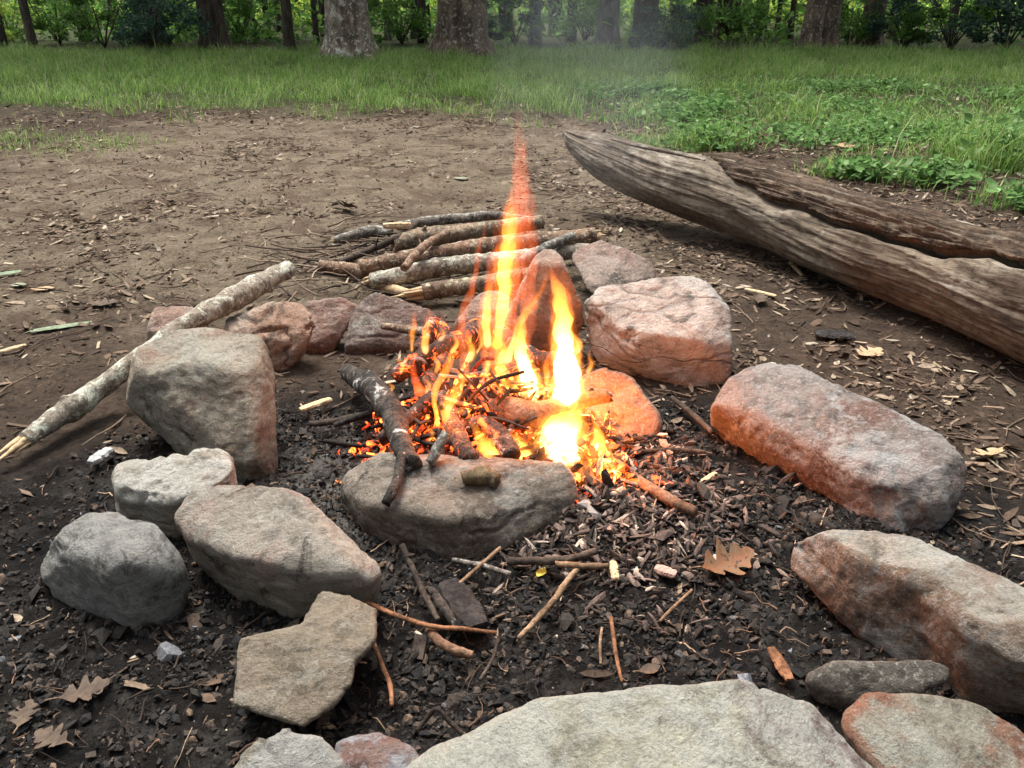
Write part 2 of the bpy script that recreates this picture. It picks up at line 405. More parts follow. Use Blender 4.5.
ms = stone_mat
ROCKS = [
 ('a', [[(124,368,.20),(140,346,.23),(182,326,.25),(230,327,.25),(257,333,.25),(268,350,.24),(240,352,.25),(150,374,.20),(127,398,.12),(262,482,0),(236,474,0),(197,450,.02),(160,432,.05),(133,408,.06),(272,464,.02),(272,430,.08),(225,352,.25)]],
  ms('stone_tall_grey', (.31,.265,.205), (.41,.365,.295), (.26,.17,.125), .54, seed=1, pale=(.42,.40,.34), pale_lo=.56, soot_lo=.74), 'tall blocky grey-tan boulder under the long stick, biggest stone on the left', dict(sm=6)),
 ('b', [[(147,325,.08),(155,308,.11),(180,303,.12),(206,310,.11),(207,340,.04),(150,345,.02),(147,340,.03)]],
  ms('stone_pink_small', (.40,.29,.235), (.47,.38,.32), (.34,.21,.16), .5, seed=2, pale_lo=.68), 'small pinkish stone behind the tall grey boulder, beneath the long stick', dict(vox=.006)),
 ('c', [[(222,320,.12),(240,312,.13),(270,306,.16),(300,301,.16),(316,312,.14),(321,326,.12),(300,350,.06),(276,366,.01),(262,366,.01),(240,345,.08),(225,330,.11)]],
  ms('stone_tan_ledge', (.44,.33,.25), (.52,.42,.34), (.38,.23,.16), .53, seed=3, pale=(.46,.38,.32), pale_lo=.6, soot_lo=.70), 'tan stone with a scooped top and black soot, right of the tall grey boulder', dict(vox=.006, chip=.011)),
 ('d', [[(304,304,.12),(330,297,.14),(356,295,.14),(362,308,.10),(346,326,.07),(320,346,.02),(302,346,.02)]],
  ms('stone_red_brown', (.33,.225,.18), (.41,.30,.25), (.25,.13,.10), .50, seed=4, pale_lo=.66), 'red-brown stone wedged between the tan scooped stone and the dark triangular one', dict(vox=.006)),
 ('e', [[(356,302,.12),(372,291,.15),(400,298,.13),(447,318,.08),(458,336,.03),(350,338,.05),(345,347,.02),(400,347,.02),(432,347,.01)]],
  ms('stone_dark_wedge', (.20,.155,.135), (.30,.24,.21), (.18,.11,.09), .5, seed=5, pale_lo=.62), 'dark wedge-shaped stone in front of the wood pile, its right end under the flames', dict(vox=.006)),
 ('f', [[(456,322,.08),(480,291,.15),(510,289,.16),(522,330,.06),(470,338,.03),(455,335,.03)]],
  ms('stone_flame_back', (.32,.20,.16), (.40,.28,.22), (.30,.15,.11), .5, seed=6, pale_lo=.66), 'pinkish stone directly behind the tall flame, in front of the wood pile', dict(vox=.006)),
 ('g', [[(548,247,.31),(566,262,.30),(581,300,.2),(584,330,.08),(562,347,.03),(520,342,.03),(511,320,.08),(519,285,.2),(534,258,.29)]],
  ms('stone_upright', (.34,.24,.19), (.42,.32,.26), (.30,.18,.13), .5, seed=7, pale_lo=.66), 'upright pointed stone standing like a tooth behind the fire', dict(vox=.006, sm=6)),
 ('h', [[(570,252,.13),(600,239,.17),(630,251,.15),(663,272,.08),(657,292,.03),(590,292,.08)]],
  ms('stone_back_brown', (.32,.24,.20), (.40,.31,.265), (.28,.17,.13), .5, seed=8, pale_lo=.66), 'brown peaked stone farthest back, behind the big flat-topped pink block', dict(vox=.006)),
 ('i', [[(583,293,.19),(620,285,.21),(660,280,.23),(702,274,.24),(722,284,.23),(728,310,.17),(731,345,.10),(729,374,.02),(700,384,0),(650,376,.0),(612,362,.02),(583,332,.08),(590,347,.05),(640,345,.12),(700,340,.13)]],
  ms('stone_pink_block', (.45,.37,.32), (.56,.50,.45), (.38,.27,.22), .55, seed=9, pale=(.52,.49,.45), pale_lo=.52, soot_lo=.70, crack=.3), 'large pink and white block with cracked side, right behind the fire', dict(chip=.004, sm=4)),
 ('j', [[(573,374,.12),(600,366,.14),(635,377,.12),(655,400,.08),(661,430,.02),(645,442,0),(600,442,.0),(573,432,.02)]],
  ms('stone_orange_lit', (.30,.20,.15), (.38,.26,.19), (.30,.15,.09), .55, seed=10, pale_lo=.66), 'rounded stone touching the right side of the flames, glowing orange in their light', dict(vox=.006, sm=9)),
 ('k', [[(711,402,.10),(722,382,.13),(741,369,.15),(776,361,.16),(830,378,.16),(900,409,.16),(958,438,.145),(974,462,.13),(968,485,.09),(940,522,.02),(915,534,.0),(860,512,.01),(780,466,.01),(716,424,.02),(735,402,.12),(800,440,.10),(880,482,.085),(928,505,.05)]],
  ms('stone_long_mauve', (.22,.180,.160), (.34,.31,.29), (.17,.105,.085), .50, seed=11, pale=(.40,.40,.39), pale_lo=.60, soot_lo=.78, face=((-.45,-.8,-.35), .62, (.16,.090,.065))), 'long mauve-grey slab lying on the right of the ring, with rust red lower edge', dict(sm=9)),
 ('l', [[(337,486,.05),(350,462,.09),(375,452,.11),(430,460,.12),(520,470,.11),(577,466,.10),(584,495,.06),(562,517,.03),(512,542,.015),(472,558,0),(410,547,0),(362,524,.0),(340,503,.01),(380,502,.09),(450,520,.08),(540,497,.07)]],
  ms('stone_hearth', (.235,.195,.155), (.33,.28,.23), (.16,.12,.095), .52, seed=12, pale=(.34,.32,.29), pale_lo=.6, soot_lo=.68), 'broad low grey stone in the middle, charred sticks and flames lying on it', dict(sm=9)),
 ('m', [[(114,464,.11),(140,452,.13),(165,458,.125),(200,450,.14),(229,446,.14),(234,470,.12),(233,484,.11),(175,486,.12),(170,500,.11),(115,493,.10),(120,517,.02),(170,527,.01),(230,505,.02)]],
  ms('stone_white_rough', (.40,.365,.31), (.52,.49,.43), (.27,.20,.14), .6, seed=13, pale=(.50,.49,.45), pale_lo=.5, soot_lo=.76), 'small rough whitish stone at the foot of the tall grey boulder', dict(vox=.006, chip=.010)),
 ('n', [[(173,506,.13),(205,486,.15),(250,481,.16),(300,494,.17),(345,524,.15),(373,556,.12),(377,575,.10),(300,566,.13),(232,553,.12),(188,530,.12),(200,562,.0),(240,587,.0),(290,608,.0),(340,607,0),(372,592,.03)]],
  ms('stone_long_left', (.29,.25,.205), (.40,.355,.30), (.40,.26,.22), .52, seed=14, pale=(.42,.39,.34), pale_lo=.56, soot_lo=.74), 'oblong grey stone with a pink patch on its top, leaning on the rough whitish one', dict(sm=8)),
 ('o', [[(38,560,.05),(47,540,.10),(76,516,.13),(110,511,.14),(167,527,.13),(190,550,.10),(195,578,.06),(160,602,.03),(120,565,.13),(132,623,0),(90,607,0),(60,592,.0),(40,574,.02),(166,609,0)]],
  ms('stone_round_grey', (.235,.23,.215), (.33,.325,.305), (.16,.15,.13), .6, seed=15, pale=(.33,.33,.31), pale_lo=.56, soot_lo=.70), 'rounded cool grey stone farthest left in the ring', dict(sm=12)),
 ('p', [[(239,640,.09),(262,634,.09),(318,620,.095),(356,648,.092),(352,682,.075),(333,706,.06),(303,726,.05),(234,704,.06)],
        [(322,591,.095),(350,597,.095),(376,611,.09),(374,640,.09),(350,668,.083),(285,668,.083),(306,618,.095)]],
  ms('stone_notched', (.24,.195,.145), (.31,.26,.195), (.24,.14,.09), .6, seed=16, pale=(.34,.31,.26), pale_lo=.60, soot_lo=.76), 'flat tan slab with a bite out of its upper left corner', dict(vox=.0045, sm=2, amp=.003, chip=.003, inflate=.003, facets=0)),
 ('q', [[(226,772,.06),(245,743,.09),(285,726,.11),(322,735,.10),(352,766,.07),(342,805,.05),(260,825,.05)]],
  ms('stone_bottom_grey', (.27,.24,.185), (.38,.34,.27), (.25,.16,.11), .58, seed=17, pale=(.42,.42,.40), pale_lo=.55, soot_lo=.8), 'grey stone cut by the lower edge, left of the red mottled one', dict(vox=.006)),
 ('r', [[(333,738,.05),(370,727,.07),(405,740,.06),(427,762,.05),(402,805,.03),(330,785,.05)]],
  ms('stone_red_mottled', (.20,.11,.09), (.28,.20,.175), (.22,.085,.06), .5, seed=18, pale=(.36,.37,.39), pale_lo=.54, soot_lo=.74), 'low red mottled stone at the lower edge beside the huge pale slab', dict(vox=.006)),
 ('s', [[(402,770,.12),(438,740,.15),(500,706,.18),(560,690,.20),(650,680,.2),(700,681,.2),(762,673,.2),(802,685,.2),(842,715,.17),(893,770,.12),(900,860,.1),(650,900,.15),(450,880,.12)]],
  ms('stone_huge_pale', (.34,.32,.245), (.45,.43,.34), (.22,.155,.155), .56, seed=19, pale=(.46,.46,.41), pale_lo=.50, soot_lo=.82), 'huge pale greenish slab across the bottom, nearest stone of all', dict(sm=10, amp=.007)),
 ('t', [[(768,541,.075),(798,530,.12),(860,528,.14),(920,539,.16),(962,560,.17),(930,583,.155),(850,548,.13),(778,556,.05),(850,572,.04),(882,603,.02),(908,645,.0),(928,672,.0),(960,640,.08)],
        [(900,536,.15),(962,558,.17),(1026,592,.18),(1095,640,.16),(1095,700,.10),(1026,650,.16),(970,625,.15),(925,598,.13),(900,575,.12),(940,676,.01),(968,697,.01),(1035,705,.01),(905,610,.03)]],
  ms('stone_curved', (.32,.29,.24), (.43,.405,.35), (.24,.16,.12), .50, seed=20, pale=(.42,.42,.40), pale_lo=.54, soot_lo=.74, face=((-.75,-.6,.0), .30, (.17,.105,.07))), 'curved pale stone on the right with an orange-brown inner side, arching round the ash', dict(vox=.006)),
 ('u', [[(808,674,.05),(830,664,.07),(900,668,.07),(952,662,.07),(952,676,.06),(918,692,.05),(862,700,.03),(825,694,.03)]],
  ms('stone_slate', (.13,.115,.10), (.20,.175,.15), (.18,.10,.07), .6, seed=21, pale_lo=.62, soot_lo=.7), 'thin flat grey-brown stone between the curved stone and the huge pale slab', dict(vox=.005, sm=4, amp=.006)),
 ('v', [[(837,706,.10),(870,696,.12),(960,700,.12),(1003,712,.12),(1045,732,.11),(1070,830,.07),(900,810,.09),(880,775,.10),(852,722,.10)]],
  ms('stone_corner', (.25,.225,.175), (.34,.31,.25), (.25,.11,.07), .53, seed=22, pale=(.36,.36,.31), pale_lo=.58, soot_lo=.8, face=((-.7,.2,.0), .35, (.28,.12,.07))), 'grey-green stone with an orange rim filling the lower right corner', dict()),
]
for i, (k, hl, mt, lab, kw) in enumerate(ROCKS):
    make_rock('rock', hl, mt, lab, seed=i+1, **kw)

# ------------------------------------------------------------------ tubes (sticks, logs, trunks)
def catmull(P, n):
    P = np.asarray(P, float); m_ = len(P)
    Q = np.vstack([2*P[0]-P[1], P, 2*P[-1]-P[-2]])
    out = []
    for t in np.linspace(0, m_-1, n):
        i = min(int(t), m_-2); f = t-i
        p0, p1, p2, p3 = Q[i], Q[i+1], Q[i+2], Q[i+3]
        out.append(.5*((2*p1)+(-p0+p2)*f+(2*p0-5*p1+4*p2-p3)*f*f+(-p0+3*p1-3*p2+p3)*f**3))
    return np.array(out)
def frames(C):
    T = np.gradient(C, axis=0); T /= np.linalg.norm(T, axis=1)[:, None]+1e-12
    up = np.array([0, 0, 1.0]) if abs(T[0][2]) < .9 else np.array([1.0, 0, 0])
    A = np.zeros_like(C); B = np.zeros_like(C)
    a = np.cross(up, T[0]); a /= np.linalg.norm(a)
    for i in range(len(C)):
        a = a-T[i]*np.dot(a, T[i]); a /= np.linalg.norm(a)+1e-12
        A[i] = a; B[i] = np.cross(T[i], a)
    return T, A, B
def tube(P, r, n=40, sides=12, amp=.08, freq=30, cap=.5, seed=0, jag=0, squash=1.0):
    """P Nx3 path, r radius per path point; closed at both ends"""
    PR = catmull(np.hstack([np.asarray(P, float), np.asarray(r, float)[:, None]]), n)
    C, rad = PR[:, :3], np.maximum(PR[:, 3], 1e-4)
    T, A, B = frames(C)
    th = np.linspace(0, 2*np.pi, sides, endpoint=False)
    cs, sn = np.cos(th), np.sin(th)*squash
    ring = A[:, None, :]*cs[None, :, None]+B[:, None, :]*sn[None, :, None]
    Sx = (C[:, None, :]+ring*rad[:, None, None]).reshape(-1, 3)
    s = np.repeat(np.linspace(0, 1, n)*n*.3, sides)
    if amp: d = 1+amp*fbm(Sx*freq+seed*5.1, 3)
    else: d = np.ones(len(Sx))
    V = (C[:, None, :]+ring*(rad[:, None]*d.reshape(n, sides))[..., None])
    if jag:
        j0 = fbm(np.stack([cs*2+seed, np.sin(th)*2, 0*cs], 1), 2); V[0] -= T[0]*(np.abs(j0)*jag)[:, None]
        j1 = fbm(np.stack([cs*2+seed+9, np.sin(th)*2, 0*cs], 1), 2); V[-1] += T[-1]*(np.abs(j1)*jag)[:, None]
    V = V.reshape(-1, 3)
    c0 = C[0]-T[0]*rad[0]*cap; c1 = C[-1]+T[-1]*rad[-1]*cap
    V = np.vstack([V, c0, c1])
    i = np.arange(n*sides).reshape(n, sides)
    a = i[:-1]; b = i[1:]
    q = np.stack([a.ravel(), np.roll(a, -1, 1).ravel(), np.roll(b, -1, 1).ravel(), b.ravel()], 1)
    tri = np.concatenate([q[:, [0, 1, 2]], q[:, [0, 2, 3]]])
    e0 = np.stack([np.full(sides, n*sides), np.roll(i[0], -1), i[0]], 1)
    e1 = np.stack([np.full(sides, n*sides+1), i[-1], np.roll(i[-1], -1)], 1)
    return V, np.vstack([tri, e0, e1])
def px_path(pts):
    """pts (px,py,z,rpx) -> world path and radii"""
    P, r = [], []
    for px, py, z, rp in pts:
        w = at(px, py, z); P.append(w); r.append(pr(w, rp))
    return np.array(P), np.array(r)
def split_end(P, r, length, jag=1.0, sides=10, seed=0, taper=.35):
    """splintered pale wood continuing from P[0] outward (away from P[1])"""
    d = P[0]-P[1]; d = d/np.linalg.norm(d); rs_ = np.random.default_rng(seed+77)
    a = np.cross(d, [0, 0, 1.]); a /= np.linalg.norm(a); b = np.cross(d, a); Vs, Fs, off = [], [], 0
    for k in range(8):
        th_ = k/7*6.28+rs_.normal()*.3; o_ = (a*math.cos(th_)+b*math.sin(th_))*r*(.50 if k else 0)
        ln = length*(rs_.uniform(.25, .8) if k else 1.0); st = P[0]+o_-d*r*1.2; en = P[0]+o_*rs_.uniform(.6, 1.2)+d*ln
        v2, f2 = tube([st, (st+en)/2+a*rs_.normal()*r*.06, en], [r*.46, r*.40, r*.06], 8, 6, .35, 90, .2, seed+k, squash=rs_.uniform(.5, .9)); Vs.append(v2); Fs.append(f2+off); off += len(v2)
    return np.vstack(Vs), np.vstack(Fs)
def stick(name, pts, mat, label, cat='stick', group=None, ends=None, endmat=None, n=60, sides=14, amp=.14, freq=35, seed=0, nubs=()):
    P, r = px_path(pts)
    V, F = tube(P, r, n, sides, amp, freq, .3, seed, jag=float(r.mean())*.5)
    off = len(V)
    Vs, Fs = [V], [F]
    for (t, ang, ln, rr) in nubs:
        PR = catmull(np.hstack([P, r[:, None]]), 50); k = int(t*49); c = PR[k, :3]
        T, A, B = frames(PR[:, :3]); dirv = A[k]*math.cos(ang)+B[k]*math.sin(ang)+T[k]*.5
        dirv /= np.linalg.norm(dirv)
        v2, f2 = tube([c, c+dirv*(PR[k, 3]+ln*.5), c+dirv*(PR[k, 3]+ln)], [rr*1.5, rr, rr*.7], 8, 8, .2, 50, .3, seed)
        Vs.append(v2); Fs.append(f2+off); off += len(v2)
    o = obj(name, np.vstack(Vs), np.vstack(Fs), mat)
    tag(o, label, cat, group)
    for which, ln in (ends or ()):
        Q = P if which == 0 else P[::-1]; rr = r[0] if which == 0 else r[-1]
        v2, f2 = split_end(Q, rr, ln, seed=seed+which)
        child('broken_end', v2, f2, endmat or PALEWOOD, o)
    return o

PALEWOOD = wood_mat('fresh_split_wood', (.34, .23, .12), (.56, .43, .27))
BARK_LICHEN = bark_mat('lichened_bark', (.18, .145, .11), (.30, .26, .21), (.44, .45, .37), .52, 1.0, (1, 1, 1), seed=1)
BARK_LICHEN2 = bark_mat('lichened_bark_brown', (.17, .11, .075), (.28, .20, .14), (.33, .33, .23), .555, 1.0, (1, 1, 1), seed=4)
BARK_BROWN = bark_mat('brown_bark', (.15, .085, .055), (.28, .18, .12), (.36, .33, .26), .62, 1.0, (1, 1, 1), seed=7)
BARK_GREY = bark_mat('grey_bark', (.12, .105, .09), (.24, .21, .18), (.36, .36, .32), .6, 1.2, (1, 1, 1), seed=9)
TWIG_DARK = bark_mat('dark_twig_bark', (.045, .032, .025), (.11, .08, .06), None, seed=3)
TWIG_TAN = bark_mat('tan_twig_bark', (.20, .12, .07), (.36, .23, .14), None, seed=5)
TWIG_RED = bark_mat('rusty_twig_bark', (.20, .085, .04), (.34, .16, .08), None, seed=6)
CHAR = bark_mat('charred_wood', (.012, .010, .010), (.045, .038, .035), None, 1, 1.3, (1, 1, .5), True, 2)
CHAR_ASH = bark_mat('ash_flecked_charred_wood', (.018, .014, .012), (.07, .055, .045), None, 1, 1.3, (1, 1, .6), True, 3, ash=(.55, .53, .50))
CHAR_GLOW = bark_mat('glowing_charred_wood', (.03, .018, .014), (.10, .055, .04), None, 1, 1.3, (1, 1, .6), True, 8, ash=(.45, .38, .34), glow=1.8)
SCORCHED = bark_mat('scorched_brown_wood', (.16, .085, .05), (.28, .16, .10), None, 1, .8, (1, 1, 1), False, 12)

stick('long_stick', [(26,440,.03,9),(58,417,.045,10.5),(72,408,.05,13),(100,388,.07,10.5),(150,352,.12,10.5),(190,322,.16,10.5),(235,298,.17,11.5),(262,283,.17,10.5),(287,269,.17,8.5)],
      BARK_LICHEN, 'long lichen-spotted stick with pale broken ends leaning across the left stones', ends=[(0,.11),(1,.04)], n=160, sides=24, amp=.16, freq=22, seed=2, nubs=[(.22,1.2,.008,.012),(.88,4.2,.008,.011)])
PG = 'branches of the wood pile behind the fire'
stick('branch', [(404,268,.13,4),(416,254,.15,4.5),(430,242,.16,4),(447,233,.15,3.5)], BARK_BROWN, 'short brown branch lying crosswise over the left of the wood pile', group=PG, seed=31, nubs=[(.5,1,.02,.004)])
stick('branch', [(340,262,.03,3),(370,250,.05,3.5),(400,236,.09,3.5),(418,222,.10,3)], TWIG_DARK, 'thin dark branch slanting over the left end of the wood pile', group=PG, seed=32, nubs=[(.4,2,.04,.003),(.7,5,.03,.003)])
stick('branch', [(520,262,.14,4.5),(545,248,.15,5),(572,236,.15,4.5)], BARK_GREY, 'grey branch crossing the right end of the wood pile at a slant', group=PG, seed=33)
stick('branch', [(334,240,.03,4),(352,236,.035,5),(372,231,.04,6),(392,233,.03,6)], BARK_GREY, 'short thin grey branch at the back left of the wood pile', group=PG, seed=3, ends=[(0,.02)])
stick('branch', [(398,226,.09,4.5),(430,221,.09,5),(465,218,.09,5),(496,216,.09,4.5),(540,222,.07,4)], BARK_GREY, 'thin straight grey branch along the back of the wood pile', group=PG, seed=4)
stick('branch', [(394,244,.06,9),(420,238,.07,10.5),(450,235,.08,9),(490,229,.08,8),(540,222,.07,7)], BARK_LICHEN2, 'thick green-lichened branch second from the back of the wood pile', group=PG, seed=5, nubs=[(.25,2.0,.02,.008)], n=90)
stick('branch', [(362,268,.07,8.5),(395,261,.09,9),(432,256,.10,9.5),(480,247,.11,9),(530,243,.10,9),(594,236,.11,8.5)], BARK_BROWN, 'longest brown branch over the wood pile with splintered right end', group=PG, seed=6, ends=[(1,.05)], n=110, nubs=[(.2,1.4,.03,.007),(.3,5,.02,.008)])
stick('branch', [(322,266,.02,6),(340,268,.025,6.5),(366,272,.03,7)], BARK_BROWN, 'short stubby brown branch sticking out at the left of the wood pile', group=PG, seed=7)
stick('branch', [(372,281,.05,8),(405,275,.07,9),(440,267,.09,9.5),(490,262,.10,9),(540,256,.10,8.5),(588,250,.10,7)], BARK_LICHEN, 'branch with white lichen bands in the front of the wood pile', group=PG, seed=8, ends=[(0,.04)], n=110)
stick('branch', [(424,292,.05,8.5),(450,288,.06,8.5),(480,284,.07,8),(520,276,.07,7.5),(552,272,.07,7)], BARK_LICHEN2, 'frontmost branch of the wood pile with a pale split left end', group=PG, seed=9, ends=[(0,.115)], n=90)
stick('branch', [(378,286,.02,6),(400,291,.03,5),(420,297,.02,4)], PALEWOOD, 'bare pale split branch lying under the front of the wood pile', group=PG, seed=21)

# pale wood block lying on the pile
def block(name, px0, py0, px1, py1, z, hw, hh, mat, label, cat, seed=0, group=None, jitter=.15):
    a, b = at(px0, py0, z), at(px1, py1, z)
    d = b-a; L = np.linalg.norm(d); d /= L; s = np.array([-d[1], d[0], 0]); u = np.array([0, 0, 1.])
    n = 14; P = []
    V = []; F = []
    rr = np.random.default_rng(seed)
    for i in range(n):
        t = i/(n-1); c = a+d*L*t
        w = hw*(1-.35*abs(2*t-1)**3)*(1+jitter*rr.normal()*.3); h = hh*(1-.3*abs(2*t-1)**3)
        for (sx, sz) in ((-1, 0), (-.8, 1), (0, 1.15), (.8, 1), (1, 0), (.8, -1), (-.8, -1)):
            V.append(c+s*w*(sx+rr.normal()*.05)+u*h*(sz+rr.normal()*.08))
    for i in range(n-1):
        for k in range(7):
            q = (i*7+k, i*7+(k+1) % 7, (i+1)*7+(k+1) % 7, (i+1)*7+k)
            F.append((q[0], q[1], q[2])); F.append((q[0], q[2], q[3]))
    for k in range(1, 6):
        F.append((0, k+1, k)); F.append(((n-1)*7, (n-1)*7+k, (n-1)*7+k+1))
    o = obj(name, V, F, mat, smooth=False); tag(o, label, cat, group); return o
block('wood_chunk', 383, 226, 411, 225, .125, .016, .011, PALEWOOD, 'small pale cut block of wood resting on top of the branches', 'wood chunk', 1)
block('wood_chip', 300, 410, 331, 399, .012, .012, .005, PALEWOOD, 'clean pale wood chip lying alone on the ash left of the fire', 'wood chip', 2)
block('wood_chip', 700, 483, 716, 473, .012, .007, .003, PALEWOOD, 'pale sliver of wood on the ash below the long mauve slab', 'wood chip', 3)
block('wood_chip', 613, 561, 616, 580, .012, .008, .003, PALEWOOD, 'tan upright chip beside the horizontal sticks in the ash', 'wood chip', 4)
block('bark_chip', 771, 648, 790, 680, .018, .010, .004, TWIG_RED, 'rusty red bark chip at the edge of the huge pale slab', 'bark chip', 5)
block('bark_chip', 655, 568, 676, 575, .016, .012, .005, wood_mat('pink_bark', (.28,.14,.11), (.40,.28,.24)), 'pinkish curled bark chip left of the curled oak leaf', 'bark chip', 6)
block('charred_plank', 448, 583, 478, 628, .025, .030, .010, CHAR, 'flat matt charcoal plank among the twigs in front of the fire', 'charred wood', 7, jitter=.05)
block('bark_strip', 30, 331, 92, 322, .006, .016, .0018, island_mat('pale_green_bark', [(0, (.16,.20,.13)), (1, (.18,.22,.14))]), 'pale green strip of bark on the bare ground at far left', 'bark strip', 8)
block('bark_strip', 0, 352, 26, 345, .01, .012, .004, wood_mat('tan_bark', (.28,.2,.12), (.42,.32,.21)), 'tan bark strip at the left edge below the pale green one', 'bark strip', 9)
block('bark_strip', -8, 275, 21, 271, .006, .020, .0018, island_mat('green_bark', [(0, (.15,.19,.12)), (1, (.17,.21,.14))]), 'grey-green bark strip cut by the left edge', 'bark strip', 10)
block('bark_piece', 112+703, 333, 112+742, 336, .02, .03, .006, CHAR, 'flat grey piece of bark between the fallen log and the long slab', 'bark piece', 11)
block('wood_chip', 745, 289, 776, 296, .015, .010, .004, PALEWOOD, 'thin pale wood sliver in the litter near the fallen log', 'wood chip', 12)
block('wood_chip', 790, 262, 802, 275, .012, .008, .004, PALEWOOD, 'short pale chip right under the front of the fallen log', 'wood chip', 13)

block('ash_flake', 90, 463, 110, 449, .02, .016, .006, island_mat('white_ash', [(0, (.26,.26,.26)), (1, (.34,.34,.34))]), 'crumbly white flake of ash on the dark soil left of the rough whitish stone', 'ash flake', 20, jitter=.5)
# sticks in the fire
FG = 'burning sticks of the fire'
stick('burning_stick', [(470,384,.12,10),(490,402,.125,15),(520,416,.13,17),(550,413,.135,13),(575,402,.14,9),(608,396,.15,7)], SCORCHED, 'curved smooth brown stick lying across the middle of the flames', group=FG, seed=10, n=90, sides=20, amp=.1, freq=14, ends=[(1,.012)])
stick('charred_branch', [(348,372,.06,8),(362,380,.09,11),(378,393,.12,13),(392,415,.12,12),(400,440,.12,11),(412,464,.125,10)], CHAR_ASH, 'thick charred branch with white ash on the left of the flames', group=FG, seed=11, n=90, sides=20, amp=.22, freq=26)
stick('burnt_twig', [(402,455,.14,5),(398,478,.125,5.5),(392,492,.12,5.5),(386,503,.11,5)], CHAR_ASH, 'short burnt twig resting on the broad hearth stone', group=FG, seed=12, n=30)
stick('burning_stick', [(383,326,.12,3.5),(410,330,.125,4.5),(440,335,.13,5.5),(480,343,.13,5)], BARK_BROWN, 'thin stick poking out of the back left of the flames', group=FG, seed=13)
stick('burnt_twig', [(335,425,.03,3),(355,418,.05,3.5),(380,411,.07,4),(392,410,.08,4)], CHAR, 'thin black twig poking left from the charred branch', group=FG, seed=14)
stick('charred_branch', [(395,376,.12,9),(420,362,.15,11),(445,350,.17,12),(465,338,.17,11),(478,325,.16,8)], CHAR_GLOW, 'charred branch slanting up behind the left embers', group=FG, seed=15, n=70, sides=18, amp=.3, freq=26)
stick('charred_branch', [(418,350,.16,6),(430,332,.19,7),(437,316,.20,6),(445,345,.17,7),(440,370,.15,8)], CHAR_GLOW, 'forked charred branch over the left embers, pointing upward', group=FG, seed=16, n=70, sides=14, amp=.25, freq=30)
stick('charred_branch', [(430,380,.13,8),(445,405,.13,9),(455,432,.12,10),(470,460,.11,9)], CHAR_GLOW, 'black charred branch running down the middle of the fire', group=FG, seed=17, n=60, sides=16, amp=.25, freq=30)
stick('charred_branch', [(455,434,.11,8),(480,424,.12,9),(500,436,.11,10),(512,456,.10,9)], CHAR_GLOW, 'bent charred branch under the smooth brown stick', group=FG, seed=18, n=60, sides=16, amp=.25, freq=30)
stick('charred_branch', [(380,440,.08,7),(398,428,.10,8),(420,410,.12,8),(438,388,.14,8)], CHAR_GLOW, 'charred branch crossing behind the ash-covered one', group=FG, seed=19, n=60, sides=16, amp=.3, freq=30)
stick('charred_stub', [(464,478,.115,7),(474,475,.12,9),(486,477,.118,10),(496,481,.115,8)], bark_mat('yellow_scorched_bark', (.06,.042,.026), (.17,.12,.065), None, seed=13), 'short fat brown bark stub on the hearth stone', group=FG, seed=20, n=40, sides=18, amp=.3, freq=30)
stick('burnt_twig', [(430,462,.13,5),(438,448,.15,5.5),(446,434,.17,5)], BARK_GREY, 'short grey ashy twig standing in the left embers', group=FG, seed=22, n=24)
stick('charred_branch', [(500,330,.12,8),(520,352,.12,10),(545,362,.12,10),(575,358,.13,8)], CHAR_GLOW, 'charred branch at the back of the white flames', group=FG, seed=23, n=60, sides=16, amp=.25, freq=30)
stick('burning_stick', [(606,455,.05,5),(640,482,.045,6),(670,500,.04,6),(695,512,.035,5.5)], SCORCHED, 'straight stick sloping down the glowing ember mound', group=FG, seed=24, n=40)

# twigs lying in the pit
TG = 'twigs lying in the ash'
def twig(pts, mat, label, seed=0, **k): return stick('twig', pts, mat, label, 'twig', TG, n=k.get('n', 36), sides=8, amp=.2, freq=60, seed=seed, nubs=k.get('nubs', ()))
twig([(364,601,.035,2.4),(395,615,.04,2.6),(430,626,.035,2.4),(465,629,.03,2.3),(496,633,.02,2)], TWIG_RED, 'long rusty orange twig across the ash beside the notched slab', 1)
twig([(402,546,.07,3.5),(410,562,.06,2.8),(420,585,.045,3.2),(430,605,.03,3.5),(438,620,.02,3)], TWIG_DARK, 'dark knobbly twig with a pale tip leaning below the hearth stone', 2, nubs=[(.2,1,.012,.003),(.5,4,.015,.003)])
twig([(519,638,.015,2.6),(538,618,.02,3.2),(553,601,.025,3.3),(568,580,.03,3.2),(578,569,.035,2.6)], TWIG_TAN, 'straight tan twig standing out in front of the hearth stone', 3)
twig([(508,561,.03,4),(540,561,.035,4),(570,559,.035,4),(596,551,.04,3.5)], TWIG_DARK, 'thick brown twig just under the ember mound', 4)
twig([(556,564,.04,3),(585,566,.04,3.2),(608,566,.04,2.8)], TWIG_TAN, 'shorter tan twig lying on the thick brown one', 5)
twig([(428,630,.02,4),(440,642,.022,5),(455,650,.02,5),(472,655,.015,4)], SCORCHED, 'stubby reddish twig by the charcoal plank', 6)
twig([(374,644,.02,2.4),(382,665,.02,2.4),(390,685,.02,2.6),(392,706,.015,2.2)], TWIG_RED, 'thin rusty twig right of the notched slab, pointing down', 7)
twig([(498,640,.02,1.8),(492,660,.02,2),(480,680,.015,1.8)], TWIG_DARK, 'thin dark twig hanging from the end of the long rusty twig', 8)
twig([(418,730,.01,2.4),(428,717,.03,2.6),(437,709,.045,2.4),(448,720,.03,2.6),(462,734,.01,2.4)], TWIG_DARK, 'bent twig arching in front of the huge pale slab', 9)
twig([(611,618,.03,2),(614,640,.025,2.2),(617,660,.02,2),(622,682,.015,1.6)], TWIG_RED, 'long rusty needle-like twig above the huge pale slab', 10)
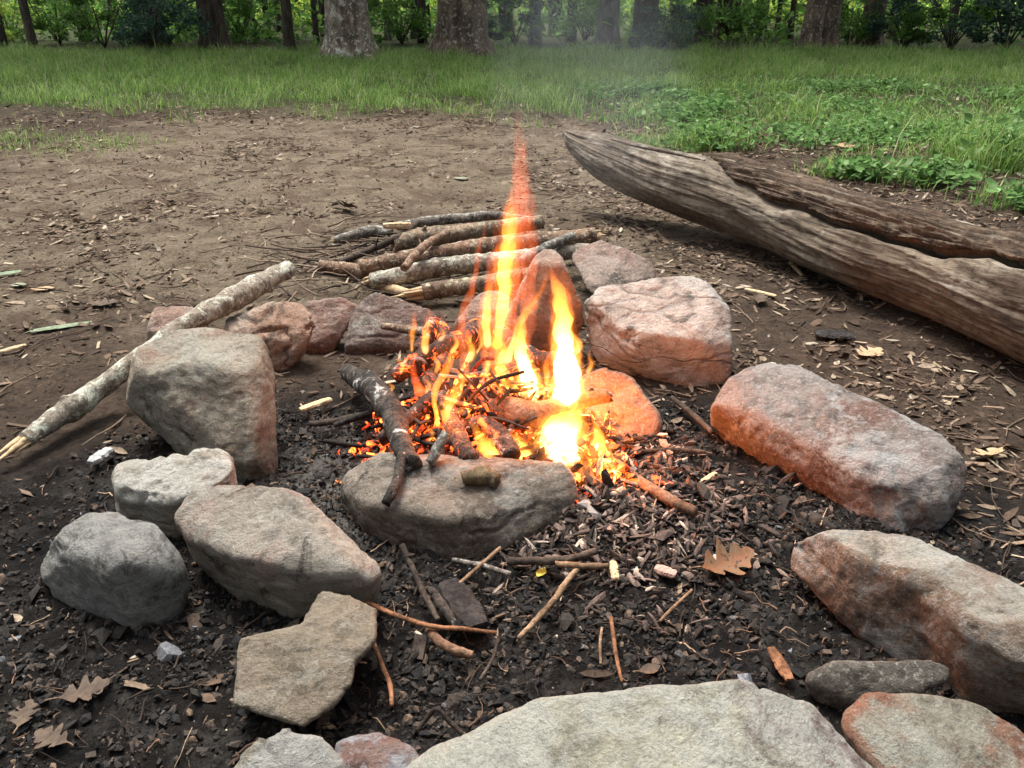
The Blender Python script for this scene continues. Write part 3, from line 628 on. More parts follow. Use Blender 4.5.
twig([(602,628,.02,1.6),(600,645,.018,1.6),(601,664,.012,1.4)], TWIG_TAN, 'short tan twig left of the rusty needle-like one', 11)
twig([(640,452,.03,2.2),(670,450,.025,2.6),(705,452,.02,2.4)], TWIG_DARK, 'dark twig between the orange-lit stone and the long slab', 12)
twig([(660,621,.02,1.6),(675,606,.022,1.8),(692,590,.02,1.6)], TWIG_TAN, 'thin twig sloping below the pinkish bark chip', 13)
twig([(453,560,.02,2.4),(480,565,.03,2.8),(510,574,.025,2.6)], BARK_GREY, 'grey twig at the foot of the hearth stone', 14)
twig([(458,585,.03,2),(475,570,.035,2),(500,548,.03,2)], TWIG_TAN, 'very thin curved twig touching the hearth stone', 15)
twig([(432,590,.03,4),(442,605,.035,5),(452,620,.03,4.5),(456,630,.02,3.5)], CHAR_ASH, 'ash-coated twig against the charcoal plank', 16)
twig([(310,424,.02,3),(335,421,.025,3.5),(365,414,.03,3)], TWIG_DARK, 'brown twig next to the clean pale chip', 17)
twig([(672,398,.02,2.5),(690,412,.02,3),(712,432,.02,2.5)], TWIG_DARK, 'crooked twig in the gap between the pink block and the long slab', 18)

# ------------------------------------------------------------------ fallen log
lp = [(566,134,.345,.022),(582,145,.315,.065),(612,160,.27,.105),(655,177,.22,.118),(710,192,.20,.135),(780,213,.180,.148),(860,243,.172,.150),(940,270,.168,.150),(1024,300,.168,.158),(1130,336,.17,.165),(1250,376,.17,.16),(1330,404,.17,.11)]
LP = np.array([list(at(a, b, c))+[r] for a, b, c, r in lp])
n, sides = 420, 220
PRr = catmull(LP, n); C, rad = PRr[:, :3], PRr[:, 3]
T, A, B = frames(C)
UP = np.array([0, 0, 1.0])
SIDE = np.cross(T, UP); SIDE /= np.linalg.norm(SIDE, axis=1)[:, None]          # horizontal
SIDE *= np.where((SIDE*(np.array([0, 0, 0])-C)).sum(1) > 0, 1, -1)[:, None]      # toward camera side
UPV = np.cross(SIDE, T); UPV *= np.sign(UPV[:, 2])[:, None]
s = np.linspace(0, 1, n)
th = np.linspace(0, 2*np.pi, sides, endpoint=False)   # 0 = toward camera, 90deg = up
S_, TH = np.meshgrid(s, th, indexing='ij')
sidx = s*(len(lp)-1)
groove = np.interp(sidx, [0, 3.6, 4.0, 5, 6, 7, 8, 9, 11], [R(72), R(72), R(66), R(36), R(34), R(38), R(55), R(60), R(60)])
gdep = np.interp(sidx, [0, 3.7, 4.3, 5, 6, 7, 8, 10, 11], [0, 0, .15, .3, .75, 1.1, 1.0, .5, 0])
L = np.linalg.norm(np.diff(C, axis=0), axis=1).cumsum(); L = np.concatenate([[0], L])
def ldisp(Sg, THg):
    Ls = np.interp(Sg.ravel(), s, L); t = THg.ravel()
    Q = np.stack([Ls*1.6, np.cos(t+Ls*.35)*1.4, np.sin(t+Ls*.35)*1.4], 1)
    d = .13*fbm(Q+2, 3)
    Q2 = np.stack([Ls*1.2, np.cos(t+Ls*.3)*7, np.sin(t+Ls*.3)*7], 1); d += .045*fbm(Q2, 3)
    Q3 = np.stack([Ls*3, np.cos(t+Ls*.3)*26, np.sin(t+Ls*.3)*26], 1); d += .018*fbm(Q3, 3)
    rg = fbm(np.stack([Ls*1.5, np.cos(t+Ls*.25)*4, np.sin(t+Ls*.25)*4], 1)+31, 2)
    d -= .03*np.exp(-(rg/.03)**2)
    return d.reshape(Sg.shape)
D = ldisp(S_, TH)
wob = np.interp(s, np.linspace(0, 1, 60), rng.normal(size=60)*.05)
gd = (TH-(groove+wob)[:, None])
D -= gdep[:, None]*.55*np.exp(-((gd-.10)/.15)**2)
D += -.35*np.exp(-((TH-R(52)+.9*(S_-.0))/.05)**2)*np.exp(-((S_-.06)/.05)**2)
# knot just below the groove, and swelling
k0 = 5.55/(len(lp)-1)
D += .10*np.exp(-((S_-k0)/.012)**2-((TH-R(24))/.16)**2)
V = C[:, None]+(SIDE[:, None]*np.cos(TH)[..., None]+UPV[:, None]*np.sin(TH)[..., None])*(rad[:, None]*(1+D))[..., None]
Vb = np.vstack([V.reshape(-1, 3), C[0]-T[0]*.02, C[-1]])
i = np.arange(n*sides).reshape(n, sides); a, b = i[:-1], i[1:]
q = np.stack([a.ravel(), np.roll(a, -1, 1).ravel(), np.roll(b, -1, 1).ravel(), b.ravel()], 1)
Fb = np.vstack([q[:, [0, 1, 2]], q[:, [0, 2, 3]], np.stack([np.full(sides, n*sides), np.roll(i[0], -1), i[0]], 1), np.stack([np.full(sides, n*sides+1), i[-1], np.roll(i[-1], -1)], 1)])

# weathered wood: grain runs along local log direction -> rotate coords so X runs along it
dirl = C[-1]-C[0]; ang = math.atan2(dirl[1], dirl[0])
def log_mat(name, c1, c2, c3, pale, pl=.55, warm=.0):
    m = NT(name); tc = m.n('TexCoord'); rot = m.n('Mapping'); rot.vector_type = 'TEXTURE'
    rot.inputs['Rotation'].default_value = (0, 0, ang); m.l(tc.outputs['Object'], rot.inputs['Vector'])
    st = m.n('Mapping'); st.inputs['Scale'].default_value = (.07, 1, 1); m.l(rot.outputs[0], st.inputs['Vector'])
    st2 = m.n('Mapping'); st2.inputs['Scale'].default_value = (.3, 1, 1); m.l(rot.outputs[0], st2.inputs['Vector'])
    g1 = m.noise(st.outputs[0], 60, 8, .7, .8); g2 = m.noise(st2.outputs[0], 7, 6, .65, .8); g3 = m.noise(rot.outputs[0], 30, 7, .7)
    col = m.mix(m.ramp(g2, [(.36, 0), (.62, 1)]), c1, c2)
    col = m.mix(m.ramp(m.noise(st2.outputs[0], 3.2, 5, .6, .5), [(.48, 0), (.6, .8)]), col, c3)
    col = m.mix(m.ramp(m.noise(st2.outputs[0], 5.0, 7, .7, 1.0), [(pl, 0), (pl+.12, .8)]), col, pale)
    col = m.mix(.9, col, m.ramp(g1, [(.38, .45), (.45, .9), (.52, 1)]), 'MULTIPLY')
    col = m.mix(.7, col, m.ramp(g3, [(.41, .45), (.52, 1)]), 'MULTIPLY')
    h = m.math('ADD', g1, m.math('MULTIPLY', g3, .35))
    m.bsdf(col, .85, m.bump(h, 1.0, .012), .25); return m.m
LOGM = log_mat('weathered_log_wood', (.12, .092, .066), (.23, .19, .145), (.085, .062, .045), (.37, .335, .28), .525)
SLABM = log_mat('rotting_bark_shell', (.060, .040, .028), (.14, .098, .067), (.08, .047, .031), (.33, .26, .18), .56)
log = obj('fallen_log', Vb, Fb, LOGM); tag(log, 'big weathered fallen log with split top, lying on the ground at the right', 'log')
# bark shell
ns, nt = 560, 130
s2 = np.linspace(3.75/(len(lp)-1), .995, ns); t2 = np.linspace(0, 1, nt)
S2, T2 = np.meshgrid(s2, t2, indexing='ij')
def interp_arr(arr, x): return np.stack([np.interp(x.ravel(), s, arr[:, k]) for k in range(arr.shape[1])], 1)
gr2 = np.interp(s2, s, groove+wob)+.10+.07*fbm(np.stack([s2*26, 0*s2, 0*s2], 1), 5)*1.0
back = R(150)+.2*fbm(np.stack([s2*20, 0*s2+4, 0*s2], 1), 3)
taper = sstep(0, .06, s2-s2[0]); mid = R(100)
gr2 = gr2+.05*fbm(np.stack([s2*120, 0*s2+9, 0*s2], 1), 4)
gr2 = mid+(gr2-mid)*(.15+.85*taper); back = mid+(back-mid)*(.15+.85*taper)
TH2 = gr2[:, None]+(back-gr2)[:, None]*T2
D2 = ldisp(S2, TH2)
cc = interp_arr(C, S2); sd = interp_arr(SIDE, S2); uv = interp_arr(UPV, S2); rd = np.interp(S2.ravel(), s, rad)
dirn = sd*np.cos(TH2).ravel()[:, None]+uv*np.sin(TH2).ravel()[:, None]
bumpn = .10*fbm(np.stack([S2.ravel()*16, TH2.ravel()*5, 0*rd], 1), 5)
_Q = np.stack([S2.ravel()*9, TH2.ravel()*9, 0*rd], 1); fl_ = fbm(_Q+40, 3)*3
bumpn = bumpn+.09*(np.floor(fl_)+sstep(.4, .6, fl_-np.floor(fl_)))+.05*fbm(np.stack([S2.ravel()*60, TH2.ravel()*22, 0*rd], 1), 4)
lip = .03*np.exp(-(T2.ravel()/.08)**2)
outer = cc+dirn*(rd*(1+D2.ravel()*.8+bumpn*.6+.015+lip))[:, None]
inner = cc+dirn*(rd*(1+D2.ravel()*.8-.06))[:, None]
io = np.arange(ns*nt).reshape(ns, nt); ii = io+ns*nt
def quads(g_, flip=False):
    a, b, c, d = g_[:-1, :-1].ravel(), g_[:-1, 1:].ravel(), g_[1:, 1:].ravel(), g_[1:, :-1].ravel()
    return np.stack([a, d, c, b], 1) if flip else np.stack([a, b, c, d], 1)
def strip(e1, e2): return np.stack([e1[:-1], e1[1:], e2[1:], e2[:-1]], 1)
Fq = np.vstack([quads(io), quads(ii, True), strip(io[:, 0], ii[:, 0]), strip(ii[:, -1], io[:, -1]), strip(ii[0], io[0]), strip(io[-1], ii[-1])])
child('bark_shell', np.vstack([outer, inner]), Fq, SLABM, log)
# loose sliver on top at the left end
sl = [(612,139,.385,2.5),(640,146,.375,4),(680,154,.36,4),(705,160,.35,2)]
P_, r_ = px_path(sl); v_, f_ = tube(P_, r_, 40, 10, .3, 40, .5, 3, squash=.5); child('splinter', v_, f_, LOGM, log)

# ------------------------------------------------------------------ scattered stuff
def euler_mats(n, tilt):
    az = rng.uniform(0, 2*np.pi, n); tx = rng.normal(0, tilt, n); ty = rng.normal(0, tilt, n)
    ca, sa = np.cos(az), np.sin(az); cx, sx = np.cos(tx), np.sin(tx); cy, sy = np.cos(ty), np.sin(ty)
    Z = np.zeros((n, 3, 3)); Z[:, 0, 0] = ca; Z[:, 0, 1] = -sa; Z[:, 1, 0] = sa; Z[:, 1, 1] = ca; Z[:, 2, 2] = 1
    Xm = np.zeros((n, 3, 3)); Xm[:, 0, 0] = 1; Xm[:, 1, 1] = cx; Xm[:, 1, 2] = -sx; Xm[:, 2, 1] = sx; Xm[:, 2, 2] = cx
    Ym = np.zeros((n, 3, 3)); Ym[:, 1, 1] = 1; Ym[:, 0, 0] = cy; Ym[:, 0, 2] = sy; Ym[:, 2, 0] = -sy; Ym[:, 2, 2] = cy
    return Xm @ Ym @ Z
def scatter(name, tmplV, tmplF, x, y, size, aspect, tilt, lift, mat, jitter=.25, smooth=False, z=None):
    n = len(x); k = len(tmplV)
    M = euler_mats(n, tilt)
    L_ = tmplV[None]*(1+rng.normal(0, jitter, (n, k, 1))*1.0)*aspect[:, None, :]*size[:, None, None]
    W = np.einsum('nij,nkj->nki', M, L_)
    zz = ground_z(x, y) if z is None else z
    W += np.stack([x, y, zz+lift*size], 1)[:, None]
    F = (tmplF[None]+(np.arange(n)*k)[:, None, None]).reshape(-1, tmplF.shape[1])
    return W.reshape(-1, 3), F
ICO = bmesh.new(); bmesh.ops.create_icosphere(ICO, subdivisions=1, radius=1)
icoV = np.array([v.co[:] for v in ICO.verts]); icoF = np.array([[v.index for v in f.verts] for f in ICO.faces]); ICO.free()
# rocks occupy these spots: keep litter from being wasted under them is unnecessary
def stuff(name, V, F, mat, label, cat, smooth=False):
    o = obj(name, V, F, mat, origin=np.zeros(3), smooth=smooth); tag(o, label, cat, kind='stuff'); return o
def sample(n, x0, x1, y0, y1, wfun, pw=1.0):
    X_, Y_ = [], []
    while len(X_) < n:
        x = rng.uniform(x0, x1, n*2); y = y0+(y1-y0)*rng.uniform(0, 1, n*2)**pw
        keep = (rng.uniform(0, 1, n*2) < wfun(x, y)) & (np.abs(x) < .85*y+.6)
        X_.extend(x[keep]); Y_.extend(y[keep])
    return np.array(X_[:n]), np.array(Y_[:n])

# charcoal lumps
nC = 60000
x, y = sample(nC, -1.5, 1.5, .55, 2.5, lambda x, y: pit_mask(x, y)**1.5*np.clip(.25+1.5*sstep(-.3, .35, fbm(np.stack([x*5, y*5, 0*x+61], 1), 3)), 0, 1)*(.35+.65*sstep(-1.0, -.55, x)))
sz = (.0014+.0075*rng.uniform(0, 1, nC)**5)*(1+1.4*(rng.uniform(0, 1, nC) > .985))
asp = np.stack([rng.uniform(.7, 1.6, nC), rng.uniform(.6, 1.1, nC), rng.uniform(.4, .9, nC)], 1)
cubeV = np.array([(a, b, c) for a in (-1, 1) for b in (-1, 1) for c in (-1, 1)], float)*.8
cubeF = np.array([(0, 1, 3), (0, 3, 2), (4, 6, 7), (4, 7, 5), (0, 4, 5), (0, 5, 1), (2, 3, 7), (2, 7, 6), (0, 2, 6), (0, 6, 4), (1, 5, 7), (1, 7, 3)])
hN = int(nC*.8)
V, F = scatter('c', icoV, icoF, x[:hN], y[:hN], sz[:hN], asp[:hN], .6, .15, None, .30)
V2, F2 = scatter('c', cubeV, cubeF, x[hN:], y[hN:], sz[hN:], asp[hN:]*np.array([1.1, 1, .7]), .7, .15, None, .25)
V, F = np.vstack([V, V2]), np.vstack([F, F2+len(V)])
CH_M = island_mat('charcoal', [(0, (.010, .010, .011)), (.5, (.019, .016, .014)), (.78, (.042, .033, .027)), (.92, (.085, .062, .048)), (.98, (.13, .09, .065)), (.993, (.12, .125, .135)), (1, (.20, .21, .235))], .8, 0, 220, .003, .25, .4)
stuff('charcoal_lumps', V, F, CH_M, 'black charcoal lumps and ash crumbs filling the fire pit', 'charcoal')
# soil crumbs
nS = 16000
x, y = sample(nS, -4, 4, .6, 7.5, lambda x, y: 1-.6*pit_mask(x, y), 1.7)
sz = .002+.006*rng.uniform(0, 1, nS)**4
asp = np.stack([rng.uniform(.7, 1.5, nS), rng.uniform(.7, 1.2, nS), rng.uniform(.4, .8, nS)], 1)
V, F = scatter('s', icoV, icoF, x, y, sz, asp, .5, .3, None, .15)
stuff('soil_crumbs', V, F, island_mat('soil_crumb', [(0, (.045, .032, .024)), (.5, (.09, .065, .046)), (.85, (.16, .115, .08)), (1, (.26, .21, .17))], .95, 0, 200, .002, .1), 'loose brown soil crumbs and grit over the clearing floor', 'soil')
# leaf flakes: 2x4 curled strips
def leaf_tmpl():
    V = []; 
    prof = [(-1, .05), (-.5, .42), (.1, .55), (.6, .38), (1, .04)]
    for i, (a, w) in enumerate(prof):
        for sgn in (-1, 0, 1):
            V.append((a, sgn*w, .18*a*a+.22*abs(sgn)*w*1.2))
    F = []
    for i in range(4):
        for k in range(2):
            a = i*3+k; F.append((a, a+1, a+4)); F.append((a, a+4, a+3))
    return np.array(V), np.array(F)
lfV, lfF = leaf_tmpl()
def litter_w(x, y):
    n_ = fbm(np.stack([x*.9, y*.9, 0*x+2], 1), 3)
    right = sstep(-.6, .5, x-.15*(y-2))
    return np.clip(.30+.7*right+.55*n_, .07, 1)*(1-.90*pit_mask(x, y))*np.clip(.15+1.3*sstep(-.25, .35, fbm(np.stack([x*2.6, y*2.6, 0*x+60], 1), 2)), .12, 1)*(1-sstep(6.5, 8.5, y+np.maximum(x, 0)*.4)*.8)
nL = 27000
x, y = sample(nL, -6, 6, .6, 9, litter_w, 1.35)
sz = .005+.020*rng.uniform(0, 1, nL)**3.0+.0016*y
asp = np.stack([rng.uniform(.7, 1.3, nL), rng.uniform(.3, .9, nL), rng.uniform(-.8, 1.2, nL)], 1)
V, F = scatter('l', lfV, lfF, x, y, sz, asp, .28, .22, None, .12)
stuff('leaf_litter', V, F, island_mat('dead_leaf', [(0, (.045, .028, .020)), (.3, (.085, .055, .038)), (.6, (.14, .095, .065)), (.8, (.21, .155, .11)), (.93, (.30, .235, .17)), (1, (.42, .37, .29))], .85, .12, 70, .002, .2), 'broken brown dead leaves and bark flakes strewn over the ground', 'leaf litter', True)
# bark slivers
boxV = np.array([(sx, sy*.5, sz_*.35) for sx in (-1, 1) for sy in (-1, 1) for sz_ in (-1, 1)], float)
boxF = np.array([(0, 1, 3), (0, 3, 2), (4, 6, 7), (4, 7, 5), (0, 4, 5), (0, 5, 1), (2, 3, 7), (2, 7, 6), (0, 2, 6), (0, 6, 4), (1, 5, 7), (1, 7, 3)])
nB = 9000
x, y = sample(nB, -5, 5, .6, 8, litter_w, 1.35)
sz = .006+.018*rng.uniform(0, 1, nB)**2.5
asp = np.stack([rng.uniform(.8, 1.6, nB), rng.uniform(.12, .5, nB), rng.uniform(.1, .35, nB)], 1)
V, F = scatter('b', boxV, boxF, x, y, sz, asp, .2, .15, None, .15)
stuff('bark_slivers', V, F, island_mat('bark_sliver', [(0, (.06, .04, .028)), (.5, (.13, .085, .058)), (.85, (.24, .17, .115)), (1, (.46, .37, .26))], .85, 0, 150, .002, .2), 'small bark slivers and wood splinters among the dead leaves', 'bark litter')
# thin twigs litter
def twig_field(n, wf, lmin, lmax, rmin, rmax, x0, x1, y0, y1, pw):
    x, y = sample(n, x0, x1, y0, y1, wf, pw); Vs, Fs, off = [], [], 0
    for k in range(n):
        a = random.uniform(0, 2*math.pi); Lh = lmin+(lmax-lmin)*random.random()**2.5; segs = 5
        r = random.uniform(rmin, rmax); c = random.gauss(0, .35); pts = []
        px_, py_ = x[k]-math.cos(a)*Lh/2, y[k]-math.sin(a)*Lh/2; aa = a-c
        for s_ in range(segs):
            pts.append((px_, py_)); px_ += math.cos(aa)*Lh/(segs-1); py_ += math.sin(aa)*Lh/(segs-1); aa += c*.5+random.gauss(0, .12)
        pts = np.array(pts); zz = ground_z(pts[:, 0], pts[:, 1])+r*.9
        zz = zz+np.linspace(0, random.uniform(0, .12)*Lh, segs)
        P = np.column_stack([pts, zz]); T_ = np.gradient(P, axis=0); T_ /= np.linalg.norm(T_, axis=1)[:, None]
        A_ = np.cross(T_, [0, 0, 1.]); A_ /= np.linalg.norm(A_, axis=1)[:, None]; B_ = np.cross(A_, T_)
        rr = r*np.linspace(1, .45, segs)*(1+np.random.default_rng(k).normal(0, .12, segs))
        tha = np.arange(5)/5*2*np.pi
        ring = P[:, None]+(A_[:, None]*np.cos(tha)[None, :, None]+B_[:, None]*np.sin(tha)[None, :, None])*rr[:, None, None]
        Vs.append(ring.reshape(-1, 3))
        i_ = np.arange(segs*5).reshape(segs, 5); a_, b_ = i_[:-1], i_[1:]
        q_ = np.stack([a_.ravel(), b_.ravel(), np.roll(b_, -1, 1).ravel(), np.roll(a_, -1, 1).ravel()], 1)
        Fs.append(q_+off); off += segs*5
    return np.vstack(Vs), np.vstack(Fs)
TW_M = island_mat('litter_twig', [(0, (.035, .024, .018)), (.5, (.085, .058, .042)), (.8, (.17, .12, .085)), (1, (.33, .26, .19))], .85, 0, 150, .002, .2)
V, F = twig_field(2400, lambda x, y: np.clip((litter_w(x, y)+.15)*(1-.8*pit_mask(x, y)), 0, 1), .03, .28, .0010, .0035, -4, 4, .7, 7.5, 1.5)
stuff('twig_litter', V, F, TW_M, 'tiny fallen twigs scattered across the whole clearing floor', 'twig litter', True)
def pile_w(x, y): return np.exp(-(((x+.52)/.33)**2+((y-3.2)/.30)**2))
V, F = twig_field(240, pile_w, .08, .42, .002, .006, -1.4, .6, 2.4, 4.0, 1)
V[:, 2] += .02
stuff('brushwood', V, F, TW_M, 'tangle of thin dark twigs under the left of the wood pile', 'brushwood', True)
V, F = twig_field(1500, lambda x, y: pit_mask(x, y)*.8*(.25+.75*np.exp(-((x-.25)**2+(y-1.4)**2)/.25)), .010, .07, .0006, .0022, -1.3, 1.3, .7, 2.3, 1)
V[:, 2] += .004
stuff('pit_splinters', V, F, island_mat('pit_splinter', [(0, (.02, .016, .014)), (.6, (.055, .038, .028)), (.88, (.17, .095, .06)), (1, (.42, .30, .20))], .85, 0, 150, .002, .2), 'thin splinters and stalks strewn over the black ash', 'twig litter', True)

# chips on the mound near the flames (pale/pink when lit)
def mound_w(x, y): return np.exp(-(((x-.20)/.20)**2+((y-1.50)/.20)**2))
nM = 3600
x, y = sample(nM, -.3, .8, 1.1, 2.0, mound_w)
sz = .004+.011*rng.uniform(0, 1, nM)**2.2
asp = np.stack([rng.uniform(.9, 2.6, nM), rng.uniform(.25, .7, nM), rng.uniform(.2, .6, nM)], 1)
V, F = scatter('m', icoV, icoF, x, y, sz*.9, asp, .5, .6, None, .25)
stuff('mound_chips', V, F, island_mat('half_burnt_chip', [(0, (.02, .015, .013)), (.5, (.06, .042, .034)), (.85, (.15, .10, .08)), (1, (.46, .36, .29))], .8, 0, 150, .003, .3), 'half-burnt wood chips heaped on the mound right of the flames', 'wood chips')
# embers: glowing lumps in the fire bed
def ember_w(x, y):
    return np.clip(np.exp(-(((x+.13)/.13)**2+((y-1.72)/.14)**2))+np.exp(-(((x-.06)/.12)**2+((y-1.64)/.13)**2)), 0, 1)
nE = 3600
x, y = sample(nE, -.45, .35, 1.35, 2.05, ember_w)
hz = .15*np.exp(-(((x+.03)/.22)**2+((y-1.75)/.17)**2))
sz = .004+.013*rng.uniform(0, 1, nE)**2.2
asp = np.stack([rng.uniform(.8, 2.8, nE), rng.uniform(.4, 1, nE), rng.uniform(.35, .8, nE)], 1)
V, F = scatter('e', icoV, icoF, x, y, sz, asp, .9, .3, None, .22, z=ground_z(x, y)+hz*rng.uniform(.2, 1, nE))
m = NT('ember'); isl = m.island(); v = m.coords(); nz = m.noise(v, 45, 6, .7, .6)
col = m.ramp(isl, [(0, (.012, .010, .009)), (.86, (.035, .027, .023)), (1, (.26, .23, .21))])
b_ = m.bsdf(col, .9, m.bump(nz, .8, .004), .2)
hot = m.math('MULTIPLY', m.ramp(isl, [(.25, 0), (.45, .35), (.62, 1.0), (.8, 1.0), (.82, 0)]), m.ramp(nz, [(.46, 0), (.56, 1)]))
ec = m.ramp(m.math('MULTIPLY', nz, isl), [(.1, (1, .04, .012)), (.36, (1, .12, .02)), (.46, (1, .30, .05))])
m.l(ec, b_.inputs['Emission Color']); m.l(m.math('MULTIPLY', hot, 2.2), b_.inputs['Emission Strength'])
EMB = m.m
stuff('embers', V, F, EMB, 'bed of charred lumps and glowing red embers under the flames', 'embers')
nT = 420
def fw(x, y): return np.clip(np.exp(-(((x+.14)/.12)**2+((y-1.76)/.13)**2))+.8*np.exp(-(((x-.04)/.12)**2+((y-1.70)/.11)**2)), 0, 1)
x, y = sample(nT, -.45, .35, 1.4, 2.05, fw)
Vs, Fs, off = [], [], 0
for k in range(nT):
    h0 = .02+.19*rng.uniform()*math.exp(-(((x[k]+.05)/.22)**2+((y[k]-1.75)/.17)**2)); a = rng.uniform(0, 6.28); Lh = rng.uniform(.05, .17); r_ = rng.uniform(.002, .006); el = rng.normal(0, .4)
    d = np.array([math.cos(a)*math.cos(el), math.sin(a)*math.cos(el), math.sin(el)]); c = np.array([x[k], y[k], h0]); pts = [c-d*Lh/2, c+rng.normal(0, .008, 3), c+d*Lh/2]
    pts = [np.array([p[0], p[1], max(p[2], .01)]) for p in pts]
    v2, f2 = tube(pts, [r_, r_*1.1, r_*.7], 9, 7, .25, 60, .4, k); Vs.append(v2); Fs.append(f2+off); off += len(v2)
V, F = np.vstack(Vs), np.vstack(Fs)
stuff('burning_twigs', V, F, EMB, 'tangle of thin charred and glowing twigs heaped in the fire', 'burning twigs', True)

# ------------------------------------------------------------------ leaves as things
def leaf_shape(kind):
    out = []
    if kind == 'oak':
        lob = [(0, .03), (.10, .10), (.20, .30), (.28, .34), (.37, .15), (.48, .46), (.57, .50), (.66, .20), (.76, .36), (.83, .30), (.89, .16), (.96, .14), (1, .0)]
    else: lob = [(0, .02), (.12, .16), (.3, .30), (.5, .36), (.7, .28), (.88, .12), (1, 0)]
    return lob
def leaf_thing(px, py, z, size, rot, kind, mat, label, curl=.25, tilt=(0, 0), group='fallen leaves'):
    lob = leaf_shape(kind); lt = np.linspace(0, 1, 34); lob = list(zip(lt, np.interp(lt, [q[0] for q in lob], [q[1] for q in lob]))) if kind == 'plain' else list(zip(lt, [max(.0, w_) for w_ in catmull(np.array([[q[0], q[1], 0] for q in lob]), 34)[:, 1]])); c = at(px, py, z); c[2] = gz1(c[0], c[1])+z
    V = []; F = []
    rr = np.random.default_rng(int(px*7+py)); K = 7
    for (t, w) in lob:
        wl, wr = w*.78*(1+rr.normal()*.05), w*.78*(1+rr.normal()*.05)
        for j in range(K):
            u = (j/(K-1))*2-1; ww = wl if u < 0 else wr
            X_, Y_ = (t-.5), u*ww+.0
            h = curl*(X_*X_*1.1+abs(Y_)**1.5*1.2)+rr.normal()*.006
            V.append((X_+.16*abs(u)*w, Y_, h))
    for i in range(len(lob)-1):
        for j in range(K-1):
            a = i*K+j; F.append((a, a+1, a+K+1)); F.append((a, a+K+1, a+K))
    V = np.array(V)*size
    # stem
    ca, sa = math.cos(R(tilt[0])), math.sin(R(tilt[0])); cb, sb = math.cos(R(tilt[1])), math.sin(R(tilt[1]))
    Rx = np.array([[1, 0, 0], [0, ca, -sa], [0, sa, ca]]); Ry = np.array([[cb, 0, sb], [0, 1, 0], [-sb, 0, cb]])
    cr, sr = math.cos(R(rot)), math.sin(R(rot)); Rz = np.array([[cr, -sr, 0], [sr, cr, 0], [0, 0, 1]])
    M = Rz @ Ry @ Rx; W = V @ M.T+c
    n0 = len(W); W2 = np.vstack([W, W+np.array([0, 0, -.0008])]); F = np.array(F); F2 = np.vstack([F, F[:, ::-1]+n0])
    o = obj('fallen_leaf', W2, F2, mat); tag(o, label, 'leaf', group)
    st = np.array([(-.5, 0, curl*.28), (-.62, .01, curl*.35), (-.74, .04, curl*.30)])*size @ M.T+c
    v2, f2 = tube(st, [.0013]*3, 6, 6, 0); child('stem', v2, f2, TWIG_TAN, o)
    return o
def leaf_mat(name, c1, c2, spots=.62):
    m = NT(name); v = m.coords(); a = m.noise(v, 30, 6, .7, .5)
    col = m.mix(m.ramp(a, [(.38, 0), (.62, 1)]), c1, c2)
    col = m.mix(m.ramp(m.noise(v, 90, 4, .6), [(spots, 0), (spots+.03, .9)]), col, (.05, .03, .02))
    b = m.bsdf(col, .7, m.bump(a, .5, .003), .3); tr = m.n('BsdfTranslucent'); m.l(col, tr.inputs[0])
    mx = m.n('MixShader'); mx.inputs[0].default_value = .25; m.l(b.outputs[0], mx.inputs[1]); m.l(tr.outputs[0], mx.inputs[2]); m.l(mx.outputs[0], m.out.inputs['Surface'])
    return m.m
LM_T = leaf_mat('tan_leaf', (.38, .24, .13), (.52, .38, .24)); LM_B = leaf_mat('brown_leaf', (.055, .036, .025), (.125, .085, .058)); LM_G = leaf_mat('grey_green_leaf', (.20, .22, .15), (.30, .31, .22)); LM_Y = leaf_mat('yellow_leaf', (.5, .38, .05), (.6, .5, .1))
LM_O = leaf_mat('curled_oak_leaf', (.20, .075, .03), (.16, .10, .055))
leaf_thing(727, 563, .022, .112, 20, 'oak', LM_O, 'curled rusty tan oak leaf lying on the ash near the ember mound', .55, (12, -6))
leaf_thing(541, 571, .020, .032, 60, 'plain', LM_Y, 'tiny yellow leaf by the thick brown twig', .3)
leaf_thing(84, 686, .012, .075, 30, 'oak', LM_B, 'brown lobed leaf on the black soil below the round grey stone', .3)
leaf_thing(50, 733, .010, .060, 160, 'oak', LM_B, 'brown leaf in the lower left corner, nearest of the dead leaves', .2)
leaf_thing(24, 712, .010, .055, 100, 'oak', LM_B, 'brown leaf touching the left edge near the corner', .2)
leaf_thing(990, 452, .015, .085, 200, 'oak', LM_T, 'rusty curled leaf near the right edge beside the long slab', .5, (20, 0))
leaf_thing(42, 286, .010, .085, 10, 'plain', LM_T, 'tan leaf on the bare ground under the grey-green bark strip', .2)
leaf_thing(18, 283, .010, .07, 170, 'plain', LM_G, 'grey-green leaf at the left edge beside the tan one', .2)
leaf_thing(104, 305, .010, .10, 190, 'oak', LM_B, 'brown leaf on bare ground left of the pinkish stone', .3)
leaf_thing(346, 206, .03, .14, 120, 'oak', LM_B, 'large curled brown leaf behind the wood pile', .5, (25, 10))
leaf_thing(461, 178, .012, .09, 0, 'plain', LM_G, 'pale green leaf on the bare ground left of the flame tip', .2)
leaf_thing(846, 146, .03, .17, 10, 'plain', LM_T, 'large tan leaf lying in the litter behind the fallen log', .3, (10, 0))
leaf_thing(808, 382, .012, .09, 240, 'oak', LM_B, 'brown leaf touching the top edge of the long slab', .3)
leaf_thing(870, 352, .012, .10, 30, 'oak', LM_T, 'pale brown leaf in the litter between the slab and the log', .3)
leaf_thing(760, 300, .014, .09, 70, 'oak', LM_B, 'dull brown leaf near the thin pale sliver', .4)
leaf_thing(650, 665, .014, .04, 20, 'plain', LM_B, 'small brown leaf on the ash by the rusty needle-like twig', .3)

